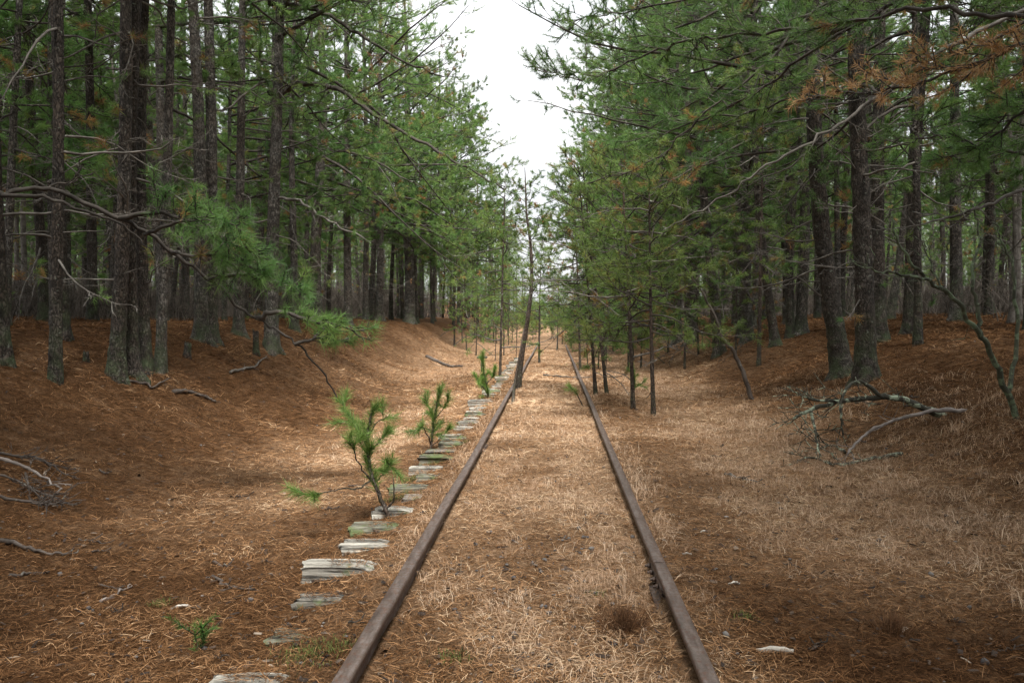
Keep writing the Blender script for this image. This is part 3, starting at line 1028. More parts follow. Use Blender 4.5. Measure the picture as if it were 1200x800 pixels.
# young pines in the cut ------------------------------------------------
SAPS = [  # px, py of foot, height, lean px at top, label
    (586, 443, 5.2, (592, 270), 'slim straight young pine outside the left rail, left of the dark leaning one'),
    (698, 462, 4.2, (684, 270), 'young pine with a curved stem, left one of the pair beside the right rail'),
    (711, 461, 4.4, (690, 270), 'young pine leaning left, right one of the pair beside the right rail'),
    (742, 480, 3.9, (730, 250), 'young pine with a grey straight stem third from the right rail'),
    (766, 487, 3.6, (758, 250), 'outermost of the near young pines right of the right rail'),
    (632, 425, 3.6, (630, 300), 'small young pine standing between the rails on the left'),
    (680, 434, 4.6, (672, 250), 'young pine close against the outside of the right rail'),
    (653, 410, 3.5, (652, 300), 'young pine standing mid track far down between the rails'),
]
for i, (bx, by, Hs, top, lab) in enumerate(SAPS):
    p, d = G(bx, by)
    q = W(top[0], top[1], d); hz = q[2] - p[2]; lx = (q[0] - p[0]) / hz
    g = np.random.default_rng(1300 + i)
    tm, cm = gen_pine(1300 + i, Hs * 1.08, .031, straight(lx, 0, .05, g), Hs * .33, 30, 1.0, .4, 8, None, 12, .115, .0075, 9, 2, .62, .04, SAPBARK, 'near_young_pine', 10, .08, 6)
    t = empty('young_pine', p); tag(t, lab, 'young pine', 'young pines growing in the cut')
    child('trunk', tm, t); child('crown', cm, t)
    placed.append(tuple(p[:2]))

# the dark leaning pine inside the left rail: trunk bends, thin top
p, d = G(607, 456)
pts = [(607, 456), (611, 420), (619, 370), (623, 330), (622, 290), (617, 250), (616, 220), (615, 196)]
pp = catmull([W(a, b, d) - p for a, b in pts], 5)
t = empty('young_pine', p); tag(t, 'dark crooked young pine with a sparse top, rising inside the left rail', 'young pine', 'young pines growing in the cut')
zsrt = pp[:, 2]
def lean_fn(z):
    return np.array([np.interp(z, zsrt, pp[:, 0]), np.interp(z, zsrt, pp[:, 1]), z])
g = np.random.default_rng(77)
tr = trunk_mesh(lean_fn, float(zsrt[-1]), .056, g, 14, .06, 6, .25, amp=.10)
tr.build('trunk', [SAPBARK], t, True)
cm = MB(); sh = Shoots()
for i in range(30):
    h = 1.7 + 2.9 * (i + g.random()) / 30
    f = h / 4.7; a = i * 2.4 + g.normal(0, .4)
    L = (.95 if h < 3.4 else .62) * g.uniform(.5, 1.1) * (1.25 - f * .6)
    e = rad(g.uniform(5, 45))
    path = grow_path(lean_fn(h), np.array([math.cos(a) * math.cos(e), math.sin(a) * math.cos(e), math.sin(e)]), L, 7, .12, .03, .12, g)
    tube(cm, path, .009 * (1 - np.linspace(0, .7, 7)), 4, 0, .5, cap=False)
    decorate(cm, sh, path, g, 3, .28, .45, .9, 1, 1, .45, .05)
sh.out(cm, 34, .10, .008)
cm.build('crown', [TWIG, NEEDLE, GREYTWIG], t)
stem = MB()
p2, _ = G(600, 475)
sp = catmull([p2 - p + [0, 0, -.1], W(603, 450, d - 2) - p, W(609, 415, d - 1.6) - p, W(614, 385, d - 1.2) - p], 5)
placed.append(tuple(p[:2]))
tube(stem, sp, np.linspace(.034, .012, len(sp)), 7)
t2 = empty('dead_sapling', p2); tag(t2, 'thin dead stem leaning against the dark crooked young pine', 'dead sapling')
o = stem.build('stem', [SAPBARK], t2, True); o.location = p - p2

# rank and file of young pines further along
r3 = random.Random(9)
cnt = 0
for k in range(4000):
    if cnt >= 95:
        break
    y = 17 + 62 * r3.random()
    side = r3.choice((-1, 1, 1))
    x = r3.uniform(-5.2, -1.25) if side < 0 else r3.uniform(1.1, 5.0)
    if y > 40 and r3.random() < .35:
        x = r3.uniform(-1.6, 1.6)
    if side < 0 and (y < 27 or (x < -2.4 and y < 38)):
        continue
    if side > 0 and y < 19 and x < 2.4:
        continue
    if not free(x, y, .75) or abs(abs(x) - .75) < .12:
        continue
    far = y > 40
    lab = 'young pine with green crown crowding over the track in the distance' if far else ('young pine growing on the right ditch beyond the near saplings' if side > 0 else 'young pine growing on the left ditch far along the ties')
    place(r3.choice(VARS_SAP), x, y, r3.uniform(0, 6.28), r3.uniform(.34, .5) if abs(x) < 1.7 else r3.uniform(.45, .7) if -3.2 < x < 0 else r3.uniform(.7, 1.15), lab, 'young pine', 'young pines growing in the cut')
    cnt += 1
for v in VARS_EDGE + VARS_INT + VARS_SAP:
    if v.name not in first_used:
        for c in list(v.children):
            bpy.data.objects.remove(c)
        bpy.data.objects.remove(v)

# ------------------------------------------------------------------ the far wood as one mass
def far_wood():
    mb = MB(); g = np.random.default_rng(31)
    spots = []
    while len(spots) < 560:
        y = g.uniform(26, 150); s = g.choice((-1, 1))
        x = s * (5.2 + (.75 * y + 9) * g.random())
        if y < 66 and abs(x) < .72 * y + 4:
            continue
        spots.append((x, y))
    for k in range(60):
        spots.append((g.uniform(-9, 9) if k % 3 else g.choice((-1, 1)) * g.uniform(4, 12), g.uniform(118, 165)))
    for k in range(190):
        spots.append((g.choice((-1, 1)) * g.uniform(5.8, 34), g.uniform(64, 130)))
    for k in range(150):
        yy = g.uniform(56, 130); spots.append((g.choice((-1, 1), p=(.4, .6)) * yy * g.uniform(.3, .75), yy + 12))
    P, D, T = [], [], []
    for (x, y) in spots:
        z = float(H(x, y)); h = g.uniform(11, 15) if abs(x) > 4.6 else g.uniform(3, 5); r = g.uniform(.09, .17)
        lx, ly = g.normal(0, .02, 2)
        tube(mb, [(x, y, z - .2), (x + lx * h * .5, y + ly * h * .5, z + h * .5), (x + lx * h, y + ly * h, z + h)], [r, r * .7, .02], 6, 0)
        n = 230; lo = g.uniform(.04, .30)
        hh = h * (lo + (.98 - lo) * g.random(n) ** .85); f = (hh / h - lo) / (1 - lo)
        rr = (2.2 * (1 - f) ** .6 + .2) * np.sqrt(g.random(n)); a = g.uniform(0, 6.28, n)
        P.append(np.stack([x + lx * hh + rr * np.cos(a), y + ly * hh + rr * np.sin(a), z + hh + rr * .1], -1))
        D.append(np.stack([np.cos(a), np.sin(a), g.uniform(0, .7, n)], -1)); T.append(np.full(n, .42 + g.normal(0, .06)))
    needles(mb, np.concatenate(P), np.concatenate(D), 9, .36, .032, np.concatenate(T), 1, 15, 85)
    tag(mb.build('far_wood', [BARK, NEEDLE]), 'dim mass of pines far back in the woods on both sides', 'far wood', kind='stuff')


far_wood()


def undergrowth():
    mb = MB(); g = np.random.default_rng(33)
    n = 17000
    s = g.choice((-1, 1), n, p=(.62, .38)); y = g.uniform(15, 95, n); x = s * (g.uniform(0, 1, n) * np.maximum(.66 * y - 6, 2) + np.where(s < 0, 10.5, 10.0))
    z = H(x, y); h = g.uniform(.35, 1.25, n) * (1 + 1.6 * sstep(30, 75, y))
    P0 = np.stack([x, y, z - .03], -1); d = unit(np.stack([g.normal(0, .35, n), g.normal(0, .35, n), np.ones(n)], -1))
    P1 = P0 + d * h[:, None]
    tn = g.random(n)
    fw = 1 + sstep(30, 75, y) * 1.6
    sticks(mb, P0, P1, .010 * fw, .004 * fw, 0, tn)
    for k in range(5):
        u = g.uniform(.3, .95, n)[:, None]
        A = P0 + (P1 - P0) * u
        B = A + unit(d + g.normal(0, .8, (n, 3))) * (h * g.uniform(.2, .5, n))[:, None]
        sticks(mb, A, B, .006 * fw, .003 * fw, 0, tn)
    tag(mb.build('undergrowth', [BRUSHM]), 'grey leafless undergrowth on the floor of the woods', 'undergrowth', kind='stuff')


undergrowth()


# ------------------------------------------------------------------ limbs that reach in from the sides
def side_tree(x, y, label, Ht=13.0, r0=.15, seed=1, tint=.4):
    g = np.random.default_rng(seed)
    z = float(H(x, y)) - .02
    fn = straight(0.0, 0.0, .03, g)
    tm, cm = gen_pine(seed, Ht, r0, fn, 5.2, 26, 2.6, 2.6, 6, None, 12, .13, .009, 8, 3, tint, .03, BARKD, 'side_pine', 18, .08, 6)
    t = empty('pine_tree', (x, y, z)); tag(t, label, 'pine tree')
    child('trunk', tm, t); child('crown', cm, t)
    placed.append((x, y))
    return t, np.array([x, y, z])


def limb(parent, org, pts, rpx, seed, ntw, tl, t0=.3, live=1.0, sub=3, nodes=3, tint=.45, brown=.03, mats=None, M=18, nl=.095, nw=.005, name='limb', extra=None, step=.075, wob=.02, tip=.22, up=.15, m=6):
    """pts: px, py, depth"""
    g = np.random.default_rng(seed)
    first = W(*pts[0]) - org
    ctrl = [W(*p) - org for p in pts]
    gap = float(np.hypot(first[0], first[1]))
    if gap > .25:                                   # the limb grows out of its own trunk
        ctrl = [np.array([0, 0, first[2] - .12 * gap])] + ctrl
    P = catmull(ctrl, m)
    P[1:-1] += g.normal(0, wob, (len(P) - 2, 3))
    dm = np.mean([p[2] for p in pts]); r = rpx * .72 / 2 / F * dm
    mb = MB(); sh = Shoots()
    f = np.linspace(0, 1, len(P))
    tube(mb, P, r * (1 - (1 - tip) * f) * (1 + g.normal(0, .08, len(P))), 8, 0)
    if ntw:
        decorate(mb, sh, P, g, ntw, tl, t0, live, sub, nodes, tint, brown, up, 0, step)
    for (ep, er, en, el, et, lv) in (extra or []):
        Q = catmull([W(*p) for p in ep], 5) - org
        Q[1:-1] += g.normal(0, wob * .7, (len(Q) - 2, 3))
        tube(mb, Q, er / 2 / F * dm * (1 - .75 * np.linspace(0, 1, len(Q))), 6, 0)
        if en:
            decorate(mb, sh, Q, g, en, el, et, lv, sub, nodes, tint, brown, up, 0, step)
    sh.out(mb, M, nl, nw)
    return mb.build(name, mats or [TWIG, NEEDLE], parent)


tl_, ol_ = side_tree(-6.6, 7.0, 'pine beyond the left edge whose long drooping limb hangs down across the left bank', seed=41)
limb(tl_, ol_, [(-60, 232, 7.6), (0, 228, 7.8), (60, 222, 8.0), (140, 255, 8.2), (200, 293, 8.4), (250, 332, 8.6), (300, 374, 8.8), (340, 396, 8.9), (372, 428, 9.0), (395, 470, 9.0)], 9, 3, 0, .9, .3,
     extra=[([(0, 229, 7.8), (50, 232, 7.7), (110, 252, 7.8), (150, 268, 7.9), (180, 300, 8)], 5, 0, .3, .3, 0),
            ([(140, 256, 8.2), (190, 250, 8.1), (240, 270, 8.0), (285, 290, 8)], 6, 16, .42, .25, 1),
            ([(170, 275, 8.3), (200, 262, 8.0), (235, 258, 7.8), (270, 262, 7.6)], 5, 14, .36, .3, 1),
            ([(245, 328, 8.6), (280, 322, 8.5), (315, 325, 8.4), (345, 340, 8.3)], 6, 15, .36, .2, 1),
            ([(300, 372, 8.8), (330, 365, 8.8), (360, 375, 8.8), (395, 380, 8.8), (418, 392, 8.8)], 7, 14, .32, .3, 1),
            ([(345, 404, 8.9), (372, 396, 8.9), (400, 398, 8.9)], 5, 9, .25, .3, 1),
            ([(50, 223, 8.0), (75, 215, 8.1), (100, 206, 8.2)], 3, 3, .3, .4, 0),
            ([(200, 293, 8.4), (225, 300, 8.3), (262, 298, 8.2), (300, 318, 8.2)], 5, 12, .36, .2, 1)],
     tint=.42, M=11, sub=5, nodes=3, wob=.014, tip=.3, nw=.005, nl=.14)

tr_, or_ = side_tree(6.3, 8.0, 'pine beyond the right edge with a pale bare limb and rust brown dead needles', seed=42, tint=.36)
limb(tr_, or_, [(1290, 190, 8.2), (1200, 222, 8.2), (1150, 243, 8.2), (1100, 258, 8.2), (1052, 267, 8.2)], 9, 5, 7, .5, .4, .0, mats=[GREYTWIG, NEEDLE], wob=.008)
limb(tr_, or_, [(1300, 20, 7.0), (1210, 52, 7.1), (1150, 72, 7.3), (1100, 90, 7.5), (1040, 104, 7.6), (985, 112, 7.7), (955, 116, 7.8)], 8, 6, 30, .5, .2, .85, mats=[TWIG, RUSTN], tint=.55, M=13, nl=.095, nw=.006, sub=4, name='dead_limb')
limb(tr_, or_, [(1300, 90, 7.6), (1230, 120, 7.7), (1190, 140, 7.8), (1150, 170, 8.0), (1110, 185, 8.2)], 9, 7, 22, .5, .2, 1, tint=.42, M=24, nodes=4)
limb(tr_, or_, [(1290, 150, 8.0), (1210, 175, 8.3), (1140, 168, 8.8), (1090, 160, 9.2), (1020, 175, 9.8)], 8, 8, 14, .5, .3, .75, tint=.42, M=18)
limb(tr_, or_, [(1290, -20, 7.5), (1180, 20, 8.0), (1080, 10, 8.6), (980, 28, 9.2), (880, 40, 10), (800, 48, 10.6), (740, 75, 11), (680, 92, 11.4), (640, 84, 11.6)], 8, 9, 60, .75, .35, .97, tint=.38, M=18, nodes=4, sub=4, nl=.11)
limb(tr_, or_, [(1290, -60, 8.5), (1100, -20, 9.4), (980, 40, 10.2), (880, 110, 11.2), (800, 150, 12.0), (740, 165, 12.6)], 8, 10, 44, .75, .4, .9, tint=.42, M=18, nodes=4)
t3, o3 = side_tree(7.6, 11.2, 'pine at the upper right whose boughs droop low over the right bank', seed=43, tint=.36)
limb(t3, o3, [(1290, -30, 11.4), (1180, 20, 11.6), (1085, 72, 11.8), (1020, 120, 11.8), (960, 160, 11.6), (900, 195, 11.6), (840, 235, 11.8), (790, 262, 12)], 9, 11, 20, .5, .3, .35, mats=[GREYTWIG, NEEDLE], tint=.5)
limb(t3, o3, [(1290, -120, 11.2), (1160, -90, 11.4), (1060, -60, 11.6), (960, 10, 11.4), (900, 70, 11.4), (830, 130, 11.6), (760, 190, 12), (690, 215, 12.4)], 8, 12, 48, .7, .3, .95, tint=.45, M=18, nodes=4)

limb(t3, o3, [(1290, -150, 11.2), (1140, -110, 11.4), (1010, -60, 11.8), (900, -20, 12.2), (800, 0, 12.8), (720, 16, 13.2), (668, 24, 13.4)], 8, 21, 60, .9, .3, .97, tint=.42, M=18, nodes=4, sub=4)
limb(t3, o3, [(1290, -240, 11.2), (1100, -170, 11.6), (960, -110, 12.0), (840, -60, 12.6), (740, -30, 13.0), (670, -20, 13.4)], 8, 22, 55, .9, .3, .97, tint=.42, M=18, nodes=4, sub=4)
limb(t3, o3, [(1290, -10, 12.2), (1150, 50, 12.6), (1000, 90, 13.2), (880, 130, 13.8), (790, 135, 14.4), (715, 128, 15)], 7, 23, 44, .8, .3, .95, tint=.45, M=18, nodes=4)

# limbs of the grey limbed pine on the left, arching to the track
oL = np.array(T_limb.location); dL = G(318, 410)[1]
limb(T_limb, oL, [(329, 110, dL), (350, 98, dL - .1), (395, 105, dL - .5), (440, 135, dL - 1), (490, 165, dL - 1.4), (540, 192, dL - 1.8), (590, 222, dL - 2)], 11, 13, 44, .8, .18, .95, tint=.5, M=16, nodes=4)
limb(T_limb, oL, [(331, 5, dL), (370, 12, dL - .1), (420, 40, dL - .4), (470, 70, dL - .8), (520, 90, dL - 1)], 10, 14, 34, .75, .2, .95, tint=.5, M=16, nodes=4)
limb(T_limb, oL, [(325, 232, dL), (350, 236, dL - .4), (385, 258, dL - .8), (430, 282, dL - 1.2)], 6, 15, 12, .5, .3, .5, tint=.55, mats=[GREYTWIG, NEEDLE])
limb(T_limb, oL, [(327, 90, dL), (300, 100, dL - .5), (260, 130, dL - .9), (225, 118, dL - 1.2)], 5, 16, 9, .5, .3, .2, mats=[GREYTWIG, NEEDLE])

# leaning lichened shrub stem at the right edge
p, d = G(1193, 492)
t = empty('bare_shrub', p); tag(t, 'leaning green lichened stem with bare forked branches at the right edge', 'shrub')
mb = MB(); sh = Shoots(); g = np.random.default_rng(81)
def stem_px(pts, r, mat=0, wob=.01, base=p, k=7, m=6):
    q = catmull([W(a, b, c) for a, b, c in pts], m) - base
    q[1:-1] += g.normal(0, wob, (len(q) - 2, 3))
    tube(mb, q, r / 2 / F * pts[0][2] * (1 - .72 * np.linspace(0, 1, len(q))), k, mat)
    return q
for pts, r, nt_ in ([[(1194, 496, d), (1180, 460, d), (1160, 410, d - .1), (1140, 380, d - .2), (1112, 345, d - .3), (1080, 322, d - .4), (1055, 290, d - .5), (1045, 255, d - .5)], 8, 10],
                    [[(1150, 395, d - .1), (1146, 360, d), (1138, 320, d + .1), (1148, 280, d + .2), (1140, 240, d + .3)], 6, 8],
                    [[(1090, 328, d - .4), (1060, 322, d - .7), (1030, 318, d - .9), (1005, 308, d - 1)], 4, 6],
                    [[(1180, 462, d), (1192, 400, d + .2), (1188, 330, d + .3), (1178, 290, d + .4), (1165, 262, d + .4)], 6, 8],
                    [[(1110, 345, d - .3), (1090, 310, d - .2), (1082, 280, d - .1)], 3, 4]):
    q = stem_px(pts, r)
    decorate(mb, sh, q, g, nt_, .32, .3, 0, 2, 1, .5, 0, .1, 0, tr=.004)
mb.build('stem', [GREENLICHEN], t, True)

# dead leaning sapling in the right ditch
p, d = G(881, 468)
t = empty('dead_sapling', p); tag(t, 'thin dead sapling leaning left, standing in the open right ditch', 'dead sapling')
mb = MB(); sh = Shoots()
q = stem_px([(882, 470, d), (872, 440, d), (858, 410, d), (848, 398, d), (838, 372, d), (818, 335, d), (802, 312, d)], 6, base=p)
decorate(mb, sh, q, g, 9, .35, .25, 0, 2, 1, .5, 0, .1, 0, tr=.005)
mb.build('stem', [DEADWOOD], t, True)


# ------------------------------------------------------------------ fallen branches and sticks
def ground_branch(name, pts, rpx, label, mat, ntw=0, tl=.3, lift=.02, seed=1, cat='fallen branch', extra=(), group=None, sub=2, hump=0.0, tr=.005):
    """pts are pixels on the ground; an optional third value lifts the wood that far above the ground"""
    g = np.random.default_rng(seed)
    def g3(p):
        if len(p) > 3:
            return W(p[0], p[1], p[3])
        q, d = G(p[0], p[1])
        return q + [0, 0, lift + (p[2] if len(p) > 2 else 0)]
    base, d = G(pts[0][0], pts[0][1])
    mb = MB(); sh = Shoots()
    for (pl, r, n, l) in [(pts, rpx, ntw, tl)] + list(extra):
        q = catmull([g3(p) for p in pl], 6) - base
        q[1:-1] += g.normal(0, .006, (len(q) - 2, 3))
        f = np.linspace(0, 1, len(q))
        tube(mb, q, r / 2 / F * d * (1 - .6 * f) * (1 + g.normal(0, .1, len(q))), 7)
        if n:
            decorate(mb, sh, q, g, n, l, .25, 0, sub, 1, .5, 0, .25, 0, tr=tr)
    o = mb.build(name, [mat], None, True, None, base)
    tag(o, label, cat, group)
    return o


# the two fallen branches on the right bank, raised on their twigs
_, dR = G(1000, 520)
D0 = dR - .35
ground_branch('fallen_branch', [(1120, 492, 0, D0 + .25), (1085, 479, 0, D0 + .1), (1050, 466, 0, D0), (1010, 467, 0, D0), (985, 470, 0, D0 - .1), (950, 480, 0, D0 - .2), (930, 490, 0, D0 - .3)], 9,
              'mottled branch with pale green lichen, the upper fallen branch on the right bank', LICHENWOOD, 22, .55, 0, 51, extra=(
                  ([(1036, 466, 0, D0), (1010, 448, 0, D0 - .1), (992, 455, 0, D0 - .2), (985, 480, 0, D0 - .3), (988, 510, 0, D0 - .3)], 5, 10, .4),
                  ([(985, 470, 0, D0 - .1), (955, 468, 0, D0 - .3), (935, 462, 0, D0 - .4)], 4, 10, .4),
                  ([(950, 480, 0, D0 - .2), (955, 505, 0, D0 - .4), (960, 530, 0, D0 - .7)], 4, 10, .4)), tr=.006)
ground_branch('fallen_branch', [(1142, 482, 0, D0 + .05), (1100, 481, 0, D0 - .1), (1060, 489, 0, D0 - .3), (1025, 502, 0, D0 - .5), (1005, 517, 0, D0 - .7), (993, 532, 0, D0 - 1.0)], 5.5,
              'smooth silver grey curved branch resting on the right bank below the lichened one', SILVERWOOD, 6, .4, 0, 52)
ground_branch('fallen_branch', [(1058, 536), (1030, 540), (1000, 546), (975, 548), (950, 540), (930, 546)], 5, 'low lichen spotted twig lying at the foot of the fallen branches on the right', LICHENWOOD, 12, .4, .03, 53,
              extra=(([(990, 534), (975, 524), (960, 530), (945, 528)], 4, 8, .4),))
ground_branch('fallen_branch', [(142, 449), (172, 452), (178, 457), (198, 446)], 4, 'forked dark stick below the pine clump on the left bank', DEADWOOD, 3, .2, .03, 54)
ground_branch('fallen_branch', [(203, 461), (222, 462), (240, 468), (253, 474)], 6, 'thick dark broken branch lying on the left bank', DEADWOOD, 2, .2, .03, 55)
ground_branch('fallen_branch', [(270, 439), (285, 434), (298, 432), (306, 424), (312, 420)], 4, 'pale forked stick lying under the limbed pine', GREYTWIG, 5, .3, .03, 56)
ground_branch('fallen_branch', [(500, 419), (513, 425), (527, 430), (542, 430)], 5, 'dark branch debris at the foot of the far left slope', DEADWOOD, 8, .5, .04, 57)
ground_branch('fallen_branch', [(-15, 548), (20, 560), (45, 572), (70, 587)], 5, 'pale straight stick over the brush heap at the left edge', SILVERWOOD, 3, .3, .12, 58)
ground_branch('brush_heap', [(-20, 540), (20, 541), (50, 548), (80, 566)], 4, 'tangle of fine dead twigs heaped at the left edge', DEADWOOD, 18, .4, .06, 59, 'brush heap', extra=(
    ([(-20, 560), (15, 570), (40, 582), (78, 598)], 3, 16, .35), ([(-10, 590), (25, 596), (55, 600), (80, 598)], 4, 14, .3), ([(30, 562), (34, 578), (48, 594)], 3, 8, .3)), sub=4, tr=.004)
ground_branch('fallen_branch', [(-10, 637), (20, 643), (50, 651), (79, 653)], 6, 'long dark stick lying in the litter at lower left', DEADWOOD, 2, .2, .02, 60)
ground_branch('fallen_branch', [(10, 680), (30, 674), (58, 672)], 5, 'short curved dark stick below the long one at lower left', DEADWOOD, 0, .2, .01, 61)
ground_branch('fallen_branch', [(118, 706), (138, 699), (152, 691)], 4, 'thin pale twig in the litter left of centre bottom', SILVERWOOD, 1, .1, .01, 62)
ground_branch('fallen_branch', [(249, 677), (262, 688), (278, 692), (300, 693)], 4, 'bent thin twig in the litter near the pale ties', DEADWOOD, 4, .15, .01, 63)
ground_branch('fallen_branch', [(850, 558), (868, 563), (888, 567)], 4, 'small grey stick on the grass right of the right rail', GREYTWIG, 2, .15, .02, 64)
ground_branch('fallen_branch', [(637, 441), (660, 443), (680, 444), (697, 443)], 2, 'pale thin stick lying across the track between the rails', GREYTWIG, 5, .3, .04, 65)
ground_branch('fallen_branch', [(92, 600 + 35), (110, 636), (125, 640)], 3, 'short thin stick behind the long dark one', DEADWOOD, 1, .1, .01, 66)
rs = random.Random(3)
for k in range(26):
    if k < 17:
        px, py = rs.uniform(10, 420), rs.uniform(480, 790)
    else:
        px, py = rs.uniform(780, 1190), rs.uniform(430, 790)
    a = rs.uniform(-.35, .35); l = rs.uniform(10, 26) * (py / 640)
    ground_branch('twig', [(px, py), (px + l * .5 * math.cos(a), py + l * .35 * math.sin(a) + rs.uniform(-2, 2)), (px + l * math.cos(a), py + l * .5 * math.sin(a))], rs.uniform(1.8, 3.4),
                  'thin loose twig lying in the needle litter ' + ('left of the track' if k < 17 else 'right of the track'), rs.choice([DEADWOOD, DEADWOOD, DEADWOOD, TWIG]), rs.choice([0, 1, 2]), .08, .01, 700 + k, 'twig', group='loose twigs on the litter')


# stumps
def stump(px, py, h, w, label, tilt=0.0):
    p, d = G(px, py); g = np.random.default_rng(int(px))
    mb = MB(); k = 14
    zs = np.linspace(-.08, h, 9)
    rr = w / 2 / F * d * (1 + .5 * np.exp(-np.maximum(zs, 0) / .07))
    bm = 1 + .25 * (vn(np.arange(k)[None] * 1.3 + 0 * zs[:, None], zs[:, None] * 5, px) - .5)
    pts = np.stack([tilt * zs, 0 * zs, zs], -1)
    tube(mb, pts, rr, k, 0, .5, bm)
    v = mb.v[0]
    top = slice(8 * k, 9 * k)
    v[top, 2] += (vn(np.arange(k) * .9, np.zeros(k), px + 3) - .3) * h * .5
    tag(mb.build('tree_stump', [BARKD], None, False, None, p), label, 'stump')


stump(219, 419, .22, 8, 'small dark broken stump on the left bank below the grey pair of pines', .1)
stump(300, 416, .45, 7, 'mossy stub of a thin cut stem left of the limbed pine')
stump(544, 384, .35, 5, 'short stump standing on the far left brow')
stump(101, 424, .12, 6, 'tiny rotten stump behind the dark clump at left')

# tilted slab of wood sticking up by the far ties
p, d = G(563, 436)
mb = MB()
g = np.random.default_rng(4)
a0 = W(558, 417, d) - p; a1 = W(572, 420, d) - p
tube(mb, [np.array([.05, 0, -.1]), np.array([.03, .0, .25]), (a0 + a1) / 2 + [0, 0, -.03]], [.03, .028, .03], 6)
c = (a0 + a1) / 2
box(mb, c, (.34, .22, .07), 0, .5, .02)
o = mb.build('timber_post', [DEADWOOD], None, False, None, p)
tag(o, 'dark stub of timber with a flat top standing beside the far ties', 'timber post')

# pale wood chips
for i, (px, py, l, lab) in enumerate([(908, 766, .17, 'long bleached wood chip lying right of the right rail near the bottom edge'), (860, 686, .07, 'small pale chip of wood beside the right rail joint'), (825, 626, .06, 'white splinter in the litter outside the right rail'), (214, 713, .09, 'pale pinkish chip of wood in the litter at lower left'), (805, 653, .06, 'pale splinter close to the right rail above the joint')]):
    p, d = G(px, py); g = np.random.default_rng(90 + i)
    mb = MB(); n = 9
    f = np.linspace(-.5, .5, n)
    pts = np.stack([f * l, g.normal(0, .004, n), .012 + .004 * np.cos(f * 5)], -1)
    bm = 1 + g.uniform(-.35, .35, (n, 6)); bm[:, [1, 2, 4, 5]] *= .5
    tube(mb, pts, l * .11 * (1 - 1.2 * np.abs(f) ** 2), 6, 0, .3 + .7 * g.random(), bm)
    o = mb.build('wood_chip', [CHIPM], None, False, None, p); o.rotation_euler = (0, 0, g.uniform(-.4, .4))
    tag(o, lab, 'wood chip')

# little stones scattered through the litter
ico = [(-1, .5, 0), (1, .5, 0), (0, -1, .5), (0, 1, .5), (.6, -.6, -.5), (-.6, -.6, -.5), (0, 0, .9)]
def pebbles():
    g = np.random.default_rng(66); mb = MB()
    phi = (1 + 5 ** .5) / 2
    iv = unit(np.array([(-1, phi, 0), (1, phi, 0), (-1, -phi, 0), (1, -phi, 0), (0, -1, phi), (0, 1, phi), (0, -1, -phi), (0, 1, -phi), (phi, 0, -1), (phi, 0, 1), (-phi, 0, -1), (-phi, 0, 1)]))
    it = [(0, 11, 5), (0, 5, 1), (0, 1, 7), (0, 7, 10), (0, 10, 11), (1, 5, 9), (5, 11, 4), (11, 10, 2), (10, 7, 6), (7, 1, 8), (3, 9, 4), (3, 4, 2), (3, 2, 6), (3, 6, 8), (3, 8, 9), (4, 9, 5), (2, 4, 11), (6, 2, 10), (8, 6, 7), (9, 8, 1)]
    x, y = scatter(900, 3.0, 16, 1.3)
    ctr = np.stack([R.normal(.1, .22, 260), R.uniform(3.2, 6.2, 260)], -1)
    x = np.concatenate([x, ctr[:, 0]]); y = np.concatenate([y, ctr[:, 1]])
    for a, b in zip(x, y):
        if abs(abs(a) - .752) < .06 or a < -6 or a > 5:
            continue
        s = min(g.gamma(1.6, .0042) + .003, .022)
        v = iv * g.uniform(.6, 1.2, (12, 1)) * np.array([1, g.uniform(.6, 1), g.uniform(.4, .8)]) * s
        mb.add(v + [a, b, float(H(a, b)) + s * .25 + .006], None, it, 0, np.clip(g.beta(1.3, 2.2), 0, 1))
    tag(mb.build('gravel', [STONE]), 'scattered grey ballast pebbles and pale bits in the litter', 'gravel', kind='stuff')


pebbles()


def bark_flakes():
    g = np.random.default_rng(67); mb = MB()
    x, y = scatter(5200, 2.8, 24, 1.0)
    ok = rail_clear(x); x, y = x[ok], y[ok]; n = len(x)
    a = g.uniform(0, 6.28, n); l = np.minimum(g.gamma(1.6, .008, n) + .005, .028); w = l * g.uniform(.2, .6, n)
    u = np.stack([np.cos(a), np.sin(a), g.normal(0, .25, n)], -1) * l[:, None]; v = np.stack([-np.sin(a), np.cos(a), g.normal(0, .3, n)], -1) * w[:, None]
    c = np.stack([x, y, H(x, y) + .016], -1); up = np.array([0, 0, .004])
    q = np.stack([c - u * .9 - v, c + u - v * .6, c + u * .8 + v, c - u + v * .7, c + up * 1.6], 1)
    b = np.arange(n) * 5
    t = np.concatenate([np.stack([b + i, b + (i + 1) % 4, b + 4], -1) for i in range(4)])
    mb.add(q.reshape(-1, 3), None, t, 0, np.repeat(np.clip(g.beta(1, 2.4, n), 0, 1), 5))
    tag(mb.build('bark_flakes', [make_tinted('flake_bark', [(0, (.018, .013, .01)), (.5, (.075, .05, .035)), (1, (.30, .24, .18))])]), 'scattered dark bark flakes and bits of leaf in the litter', 'bark flakes', kind='stuff')


bark_flakes()


